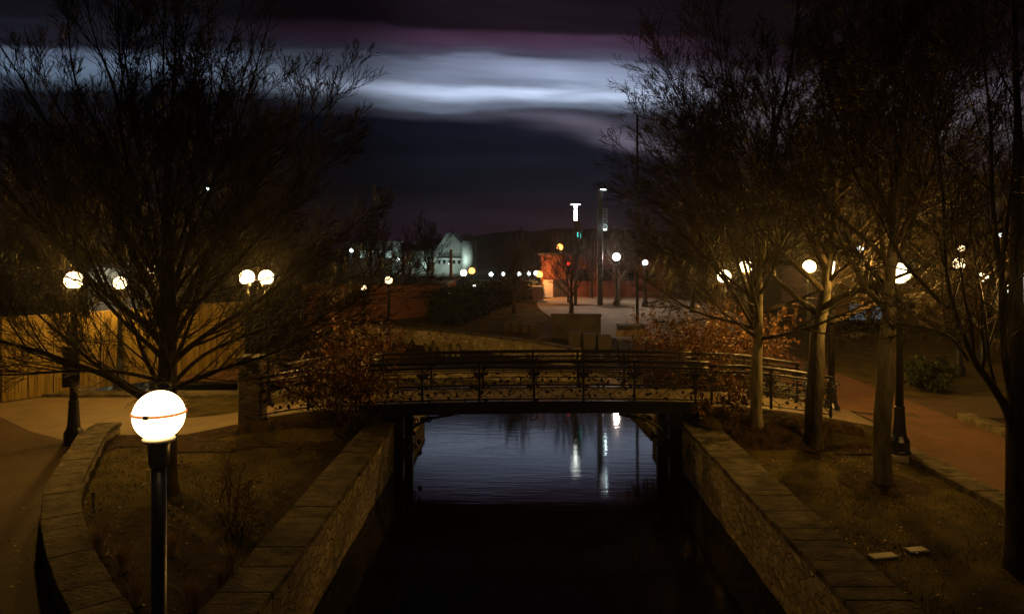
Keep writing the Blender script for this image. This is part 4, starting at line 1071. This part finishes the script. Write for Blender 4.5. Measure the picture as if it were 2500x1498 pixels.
# reeds on the far bank
rd = None
for i in range(6):
    px = 1046+i*14+rnd.uniform(-5, 5); Yr = 36.6-i*0.35+rnd.uniform(-0.2, 0.2); Xr = (px-VX)*Yr/F
    if rd is None: rd = o = tuft(rnd, 150, 0.7, 0.35, 0.010).build('reed_clump', M['reed'])
    else: o = rd.copy(); C.objects.link(o)
    o.location = (Xr, Yr, hz(Xr, Yr)-0.03); o.rotation_euler = (0, 0, i*0.9); s = rnd.uniform(0.75, 1.1)*(1.25 if i in (2, 3) else 1); o.scale = (s, s, s)
    tag(o, 'pale dry reed clump on the far bank behind the footbridge rail', 'reeds', 'reed clumps on the far bank')
# fallen leaves
mb = MB(); P = []
for k in range(2600):
    x = rnd.uniform(-9.5, 9.0); y = rnd.uniform(7, 24)
    if inside(x, y, CANAL) or -3.8 < x < -3.1 or 3.9 < x < 4.8 or (18 < y < 20.5): continue
    P.append((x, y, hz(x, y)+0.035))
for p in P:
    a = rnd.random()*6.28; s = rnd.uniform(0.018, 0.04); q = [(p[0]+s*cos(a+k*pi/2)*(1 if k % 2 else .6), p[1]+s*sin(a+k*pi/2)*(1 if k % 2 else .6), p[2]+rnd.uniform(-.006, .015)) for k in range(4)]
    mb.quad(*q)
tag(mb.build('fallen_leaves', M['leaf']), kind='stuff', label='scattered fallen leaves on lawn and bed')
mb = MB(); k = 0
while k < 26000:
    if k % 3: x = rnd.uniform(4.9, 8.5); y = 7+13*rnd.random()**1.2
    else: x = rnd.uniform(-9.5, -3.9); y = rnd.uniform(11.5, 17)
    k += 1
    if x < 0 and x < seat_x(y)+0.1: continue
    if sin(x*2.1+y*0.7)*sin(y*1.7-x) < rnd.uniform(-0.9, 0.7): continue
    z = hz(x, y); a = rnd.random()*6.28; h_ = rnd.uniform(0.02, 0.06); c, d = cos(a)*0.008, sin(a)*0.008
    mb.tri((x-c, y-d, z), (x+c, y+d, z), (x+rnd.gauss(0, .02), y+rnd.gauss(0, .02), z+h_))
tag(mb.build('lawn_grass', M['lawnblade']), kind='stuff', label='short dry winter grass on lawn and bed')
# dark rings on the ground round the lawn tree trunks
for (px, py, Y, r) in ((1985, 1075, 17.4, 0.75), (2155, 1180, 14.8, 0.85), (1846, 1010, 17.55, 0.5)):
    X = (px-VX)*Y/F; mb = MB(); n = 28
    mb.v = [(X, Y, hz(X, Y)+0.07)]+[(X+r*(1+rnd.uniform(-.1, .1))*cos(2*pi*k/n), Y+r*(1+rnd.uniform(-.1, .1))*sin(2*pi*k/n), 0) for k in range(n)]
    mb.v = [mb.v[0]]+[(a, b, hz(a, b)+0.004) for a, b, c in mb.v[1:]]
    for k in range(n): mb.f.append((0, 1+k, 1+(k+1) % n)); mb.sm.append(True)
    struct('dark_ring', mb, M['mulch'])
# pale marker stones in the lawn and a plant label
for (px, py, w_, lb) in ((2155, 1361, 0.22, 'small pale flat stone lying in the right lawn, nearer the wall'), (2238, 1346, 0.17, 'small pale flat stone in right lawn, farther from the wall')):
    Yg = F*H/(py-VY); Xg = (px-VX)*Yg/F
    o = MB().bbox(-w_, w_, -0.09, 0.09, -0.02, 0.05, 0.015).build('marker_stone', M['plaster']); o.location = (Xg, Yg, 0.0); o.rotation_euler = (0, 0, 0.2)
    tag(o, lb, 'stone', 'marker stones')
Yg = F*(H-0.2)/(1232-VY); Xg = (228-VX)*Yg/F
pl = thing('plant_label', 'small pale plant label on a stake beside the seat wall', 'plant label', (Xg, Yg, 0.16))
MB().box(-0.012, 0.012, -0.006, 0.006, 0, 0.2).build('stake', M['steel'], pl); MB().bbox(-0.04, 0.04, -0.014, -0.007, 0.16, 0.26, 0.004).build('plate', M['plaster'], pl)

# ------------------------------------------------------------------ plaza furniture
def block(label, px0, px1, py0, py1, Y, depth, mat='concrete', name='seat_block', cat='seat block', group=None, lipped=False):
    x0, _, zt = at(px0, py0, Y); x1, _, zb = at(px1, py1, Y); zb = hz((x0+x1)/2, Y+depth/2)-0.1
    o = thing(name, label, cat, ((x0+x1)/2, Y, zb), 0, group) if lipped else None
    w_ = (x1-x0)/2; h = zt-zb
    if lipped:
        MB().bbox(-w_, w_, 0, depth, 0, h-0.1, 0.02).build('body', M[mat], o); MB().bbox(-w_-.04, w_+.04, -.04, depth+.04, h-.098, h, 0.02).build('coping', M[mat], o)
    else:
        o = MB().bbox(-w_, w_, 0, depth, 0, h, 0.03).build(name, M['weathered']); o.location = ((x0+x1)/2, Y, zb); tag(o, label, cat, group)
    return o
for i, lb in enumerate(['pale concrete seat block, leftmost of the row on far lawn', 'pale concrete seat block, second from left in the far lawn row', 'pale concrete seat block, third from left in far lawn row', 'pale concrete seat block next to the big concrete wall']):
    block(lb, 1228+i*22, 1247+i*22, 786+i*2.4, 812+i*3, 39.0-i*0.25, 0.6, group='concrete seat blocks')
block('big plain concrete wall slab below the small plaza tree', 1347, 1467, 767, 838, 37.2, 0.45, 'weathered', 'concrete_wall', 'wall', None, True)
for i, lb in enumerate(['pale concrete block in front of the big slab, left end', 'pale concrete block in front of the big slab, middle', 'pale concrete block in front of big slab, right end']):
    block(lb, 1388+i*36, 1421+i*36, 811+i*4, 850+i*5, 34.2-i*0.3, 0.6, group='low concrete blocks')
block('dark stone planter box on the plaza', 1512, 1575, 794, 820, 38.5, 1.0, 'roof', 'planter', 'planter', None, True)
def bench():
    X, Y, z = at(1545, 848, 34.5); zg = hz(X, Y)
    t = thing('park_bench', 'dark bench on the plaza edge beside the russet shrub', 'bench', (X, Y, zg))
    for k in range(4): MB().box(-0.75, 0.75, -0.22+k*0.12, -0.12+k*0.12, 0.42, 0.46).build('seat_slat', M['poleWood'], t)
    for s in (-0.65, 0.65): MB().box(s-0.03, s+0.03, -0.2, 0.24, 0, 0.418).build('leg', M['iron'], t)
    MB().box(-0.75, 0.75, 0.255, 0.285, 0.55, 0.85).build('backrest', M['poleWood'], t)
bench()
def iron_fence():
    t = thing('iron_fence', 'low iron fence on the rise behind the hedge', 'fence')
    a = at(1095, 712, 47); b = at(1310, 712, 47); x0, x1 = a[0], b[0]; n = int((x1-x0)/0.14); mb = MB(); zf = lambda x: hz(x, 47)
    for k in range(n+1):
        x = x0+(x1-x0)*k/n; mb.box(x-0.008, x+0.008, 46.99, 47.01, zf(x), zf(x)+1.1)
    mb.build('pickets', M['iron'], t)
    r = MB(); r.box(x0, x1, 46.97, 46.988, zf(0)+1.0, zf(0)+1.04); r.box(x0, x1, 46.97, 46.988, zf(0)+0.2, zf(0)+0.24); r.build('rail', M['iron'], t)
iron_fence()
X, Y, z = at(1104, 716, 45); zg = hz(X, Y)
ls = thing('lit_sign', 'small low lit sign box beside the hedge', 'sign', (X, Y, zg))
MB().bbox(-0.26, 0.26, -0.06, 0.08, z-zg-0.22, z-zg+0.2, 0.02).build('casing', M['steel'], ls); MB().box(-0.22, 0.22, -0.07, -0.062, z-zg-0.16, z-zg+0.14).build('face', M['lit_sign'], ls)
MB().box(-0.03, 0.03, -0.03, 0.03, 0, z-zg-0.2).build('stand', M['steel'], ls)
# traffic light
X, Y, z = at(1387, 643, 48); zg = hz(X, Y)
tl = thing('traffic_light', 'traffic light showing red beside the greenish lamp', 'traffic light', (X, Y, zg)); h = z-zg
MB().lathe([(0.07, 0), (0.05, h-0.5)], 10).build('pole', M['steel'], tl)
MB().bbox(-0.16, 0.16, -0.1, 0.12, h-0.75, h+0.22, 0.03).build('housing', M['steel'], tl)
for k, mt in enumerate(('red_lens', 'glass', 'glass')):
    l = MB().ball(0.13, (0, -0.08, h-k*0.29), 16, 10).build('lens', M[mt], tl)
    MB().lathe([(0.15, 0), (0.15, 0.10)], 14, capped=False).build('visor', M['steel'], tl)
for c in tl.children:
    if c.name.startswith('visor'):
        k = [v for v in tl.children if v.name.startswith('visor')].index(c); c.rotation_euler = (radians(90), 0, 0); c.location = (0, -0.10, h-k*0.29)
bulb(tl, (0, -0.3, h), 12, (1, .05, .02), 0.1)
# utility poles
def utility_pole(label, px, ptop, Y, mat='poleWood', arm=True, r=0.12, zb=None):
    X, Y, zt = at(px, ptop, Y); zg = hz(X, Y); t = thing('utility_pole', label, 'utility pole', (X, Y, zg), 0, 'utility poles'); h = zt-zg
    MB().lathe([(r, -0.2), (r*0.75, h)], 12).build('pole', M[mat], t)
    if arm:
        MB().box(-0.9, 0.9, -r-0.1, -r, h-0.5, h-0.38).build('crossarm', M['poleWood'], t)
        for x in (-0.8, -0.4, 0.4, 0.8): MB().lathe([(0.03, h-0.379), (0.05, h-0.3), (0.025, h-0.22)], 8, (x, -r-0.05, 0)).build('insulator', M['steel'], t)
utility_pole('tall dark utility pole left of the right trees', 1556, 280, 40, 'steel', arm=False, r=0.085)
utility_pole('short wooden pole glowing orange above the hedge', 1101, 609, 52, arm=False, r=0.13)
# works yard light pole
utility_pole('dark pole with crossarm before the pale works hall', 1055, 592, 110, 'steel', True, 0.16)

# ------------------------------------------------------------------ buildings
def window(mb_parent, x0, x1, y, z0, z1, lit=None, name='window', mull=1):
    f = MB(); b = 0.05
    for (a0, a1, c0, c1) in ((x0-b, x0, z0-b, z1+b), (x1, x1+b, z0-b, z1+b), (x0, x1, z0-b, z0), (x0, x1, z1, z1+b)): f.box(a0, a1, y-0.05, y+0.01, c0, c1)
    for k in range(mull):
        xm = x0+(x1-x0)*(k+1)/(mull+1); f.box(xm-0.02, xm+0.02, y-0.035, y+0.01, z0, z1)
    fo = f.build(name, M['steel'], mb_parent)
    MB().box(x0, x1, y-0.012, y-0.004, z0, z1).build('pane', M[lit] if lit else M['glass'], fo)
def building(name, label, x0, x1, y0, y1, zg, zt, wall, roof='roof', eave=0.25, cat='building'):
    t = thing(name, label, cat, (x0, y0, zg)); w_, d, h = x1-x0, y1-y0, zt-zg
    MB().box(0, w_, 0, d, -0.3, h-0.15).build('wall', M[wall], t)
    MB().box(-eave, w_+eave, -eave, d+eave, h-0.148, h).build('roof', M[roof], t)
    return t, w_, h
# orange lit service building behind the plaza
x0, _, zt = at(1322, 618, 53); x1 = at(1625, 700, 53)[0]; zg = hz(4, 53)
t, w_, h = building('service_building', 'plain flat roofed building lit orange behind the plaza', x0, x1, 53, 60, zg, zt, 'redbrick')
MB().box(0.12, 0.82, -0.06, -0.004, 0, 1.25).build('garage_door', M['plaster'], t)
d = MB(); d.box(0.88, 1.75, -0.05, -0.004, 0, 1.3); d.build('door', M['door'], t)
for k in range(4): window(t, 2.6+k*1.6, 3.4+k*1.6, -0.004, 1.2, 2.0)
x0, _, zt = at(1300, 698, 50); x1 = at(1324, 700, 50)[0]
t = thing('brick_pier', 'dark brick gate pier left of the orange lit wall', 'pier', ((x0+x1)/2, 50, hz(1, 50)))
MB().bbox(-(x1-x0)/2, (x1-x0)/2, -.25, .25, 0, zt-hz(1, 50)-0.1, 0.02).build('shaft', M['brick'], t); MB().bbox(-(x1-x0)/2-.05, (x1-x0)/2+.05, -.3, .3, zt-hz(1, 50)-.098, zt-hz(1, 50), 0.02).build('cap', M['concrete'], t)
# dark brick building beyond the canal bend
x0, _, zt = at(740, 690, 43); x1 = at(1082, 690, 43)[0]
t, w_, h = building('brick_building', 'dark unlit brick building behind the left russet shrub', x0, x1, 43, 52, -0.1, zt, 'brick')
# lit block building behind the left tree
x0, _, zt = at(215, 648, 46); x1 = at(362, 648, 46)[0]
t, w_, h = building('block_building', 'grey block building lit from its yard behind the left tree', x0, x1, 46, 54, 0, zt, 'plaster')
for k in range(3): window(t, 0.5+k*1.15, 1.2+k*1.15, -0.004, 1.6, 2.6)
bulb(t, (w_*0.75, -1.6, h-0.2), 60, GREENISH, 0.1); bulb(t, (w_*0.2, -1.6, h-0.2), 35, GREENISH, 0.1)
# works yard far away: gabled hall, silo, low halls
def works():
    Y = 140
    x0 = at(1060, 600, Y)[0]; x1 = at(1136, 600, Y)[0]; zt = at(0, 567, Y)[2]; ze = at(0, 606, Y)[2]
    t = thing('works_hall', 'pale floodlit round gabled works hall in the far yard', 'building', (x0, Y, 0)); w_ = x1-x0
    P = [(0, 0), (0, ze*0.8), (w_*0.06, ze), (w_*0.22, zt-1.9), (w_*0.38, zt-0.3), (w_*0.5, zt), (w_*0.62, zt-0.5), (w_*0.8, zt-1.7), (w_*0.93, ze+.6), (w_, ze*0.95), (w_, 0)]
    mb = MB(); n = len(P); mb.v = [(x, 0, z) for x, z in P]+[(x, 16, z) for x, z in P]
    mb.f = [tuple(range(n)), tuple(2*n-1-i for i in range(n))]+[(i, i+n, (i+1) % n+n, (i+1) % n) for i in range(n)]; mb.sm = [False]*len(mb.f)
    mb.build('shell', M['metalsheet'], t)
    for k in range(5):
        MB().box(w_*0.12+k*w_*0.16, w_*0.12+k*w_*0.16+0.5, -0.08, -0.004, 1.9, 2.6).build('window', M['glass'], t)
    MB().box(w_*0.1, w_*0.9, -1.6, -0.004, 3.0, 3.15).build('canopy', M['roof'], t)
    MB().box(w_*0.15, w_*0.8, -1.5, -1.3, 2.86, 2.96).build('strip_light', M['lit_window_green'], t)
    bulb(t, (w_*0.4, -4.5, 1.6), 300, GREENISH, 0.3); bulb(t, (w_*0.95, -5.5, 2.6), 260, GREENISH, 0.3)
    x0 = at(1131, 600, Y)[0]; x1 = at(1166, 600, Y)[0]; zt = at(0, 589, Y)[2]; r = (x1-x0)/2
    t = thing('silo', 'pale round silo with railed top beside the works hall', 'silo', ((x0+x1)/2, Y-3, 0))
    MB().lathe([(r, -0.3), (r, zt), (r*0.96, zt+0.12), (r*0.4, zt+0.3)], 28).build('drum', M['metalsheet'], t)
    c = MB()
    for k in range(16):
        a = k*pi/8; c.tube([(r*0.62*cos(a)-r*.25, r*0.62*sin(a), zt+0.1), (r*0.62*cos(a)-r*.25, r*0.62*sin(a), zt+1.3)], 0.05, 4)
    for z in (0.7, 1.3): c.tube([(r*0.62*cos(k*pi/8)-r*.25, r*0.62*sin(k*pi/8), zt+z) for k in range(17)], 0.06, 4)
    c.build('guard_cage', M['steel'], t)
    x0, _, zt = at(985, 611, Y); x1 = at(1064, 611, Y)[0]
    t, w_, h = building('low_hall', 'low pale works building left of the floodlit hall', x0, x1, Y+2, Y+12, 0, zt, 'metalsheet')
    for k in range(4): window(t, 0.5+k*1.4, 1.4+k*1.4, -0.004, 1.0, 2.2, 'lit_window_green' if k % 2 == 0 else None)
    bulb(t, (w_*0.6, -5, 1.5), 120, GREENISH, 0.3)
    x0, _, zt = at(850, 588, 130); x1 = at(958, 588, 130)[0]
    t, w_, h = building('low_hall', 'low works shed with lit roof edge behind left tree tips', x0, x1, 130, 140, 0, zt, 'metalsheet', 'metalsheet')
    for k in range(5): window(t, 0.6+k*1.5, 1.6+k*1.5, -0.004, 3.2, 4.4, 'lit_window_green' if k in (1, 2, 4) else None)
    bulb(t, (w_*0.8, -3, h+0.3), 18, GREENISH, 0.3)
works()
# shop front far right
x0, _, zt = at(2030, 760, 42); x1 = at(2560, 700, 42)[0]
t, w_, h = building('shop_building', 'low dark shop building with bluish windows far right', x0, x1, 42, 50, 0, 3.6, 'brick')
for k in range(4): window(t, 1.0+k*2.6, 2.9+k*2.6, -0.004, 0.5, 1.6, 'lit_window' if k == 0 else None, 'shop_window', 2)

# ------------------------------------------------------------------ haze volume added to give the lamps a glow
def haze():
    hb = MB().box(-150, 150, -25, 195, -2.9, 14.5).build('haze', None); hb['kind'] = 'stuff'; hb['label'] = 'thin added haze that gives the lamps a glow'
    m = bpy.data.materials.new('glow_haze'); m.use_nodes = True; t = m.node_tree; t.nodes.clear()
    o = t.nodes.new('ShaderNodeOutputMaterial'); v = t.nodes.new('ShaderNodeVolumePrincipled')
    v.inputs['Color'].default_value = (0.9, 0.9, 0.9, 1); v.inputs['Density'].default_value = 0.0005; v.inputs['Anisotropy'].default_value = 0.88
    t.links.new(v.outputs[0], o.inputs['Volume']); hb.data.materials.append(m)
haze()
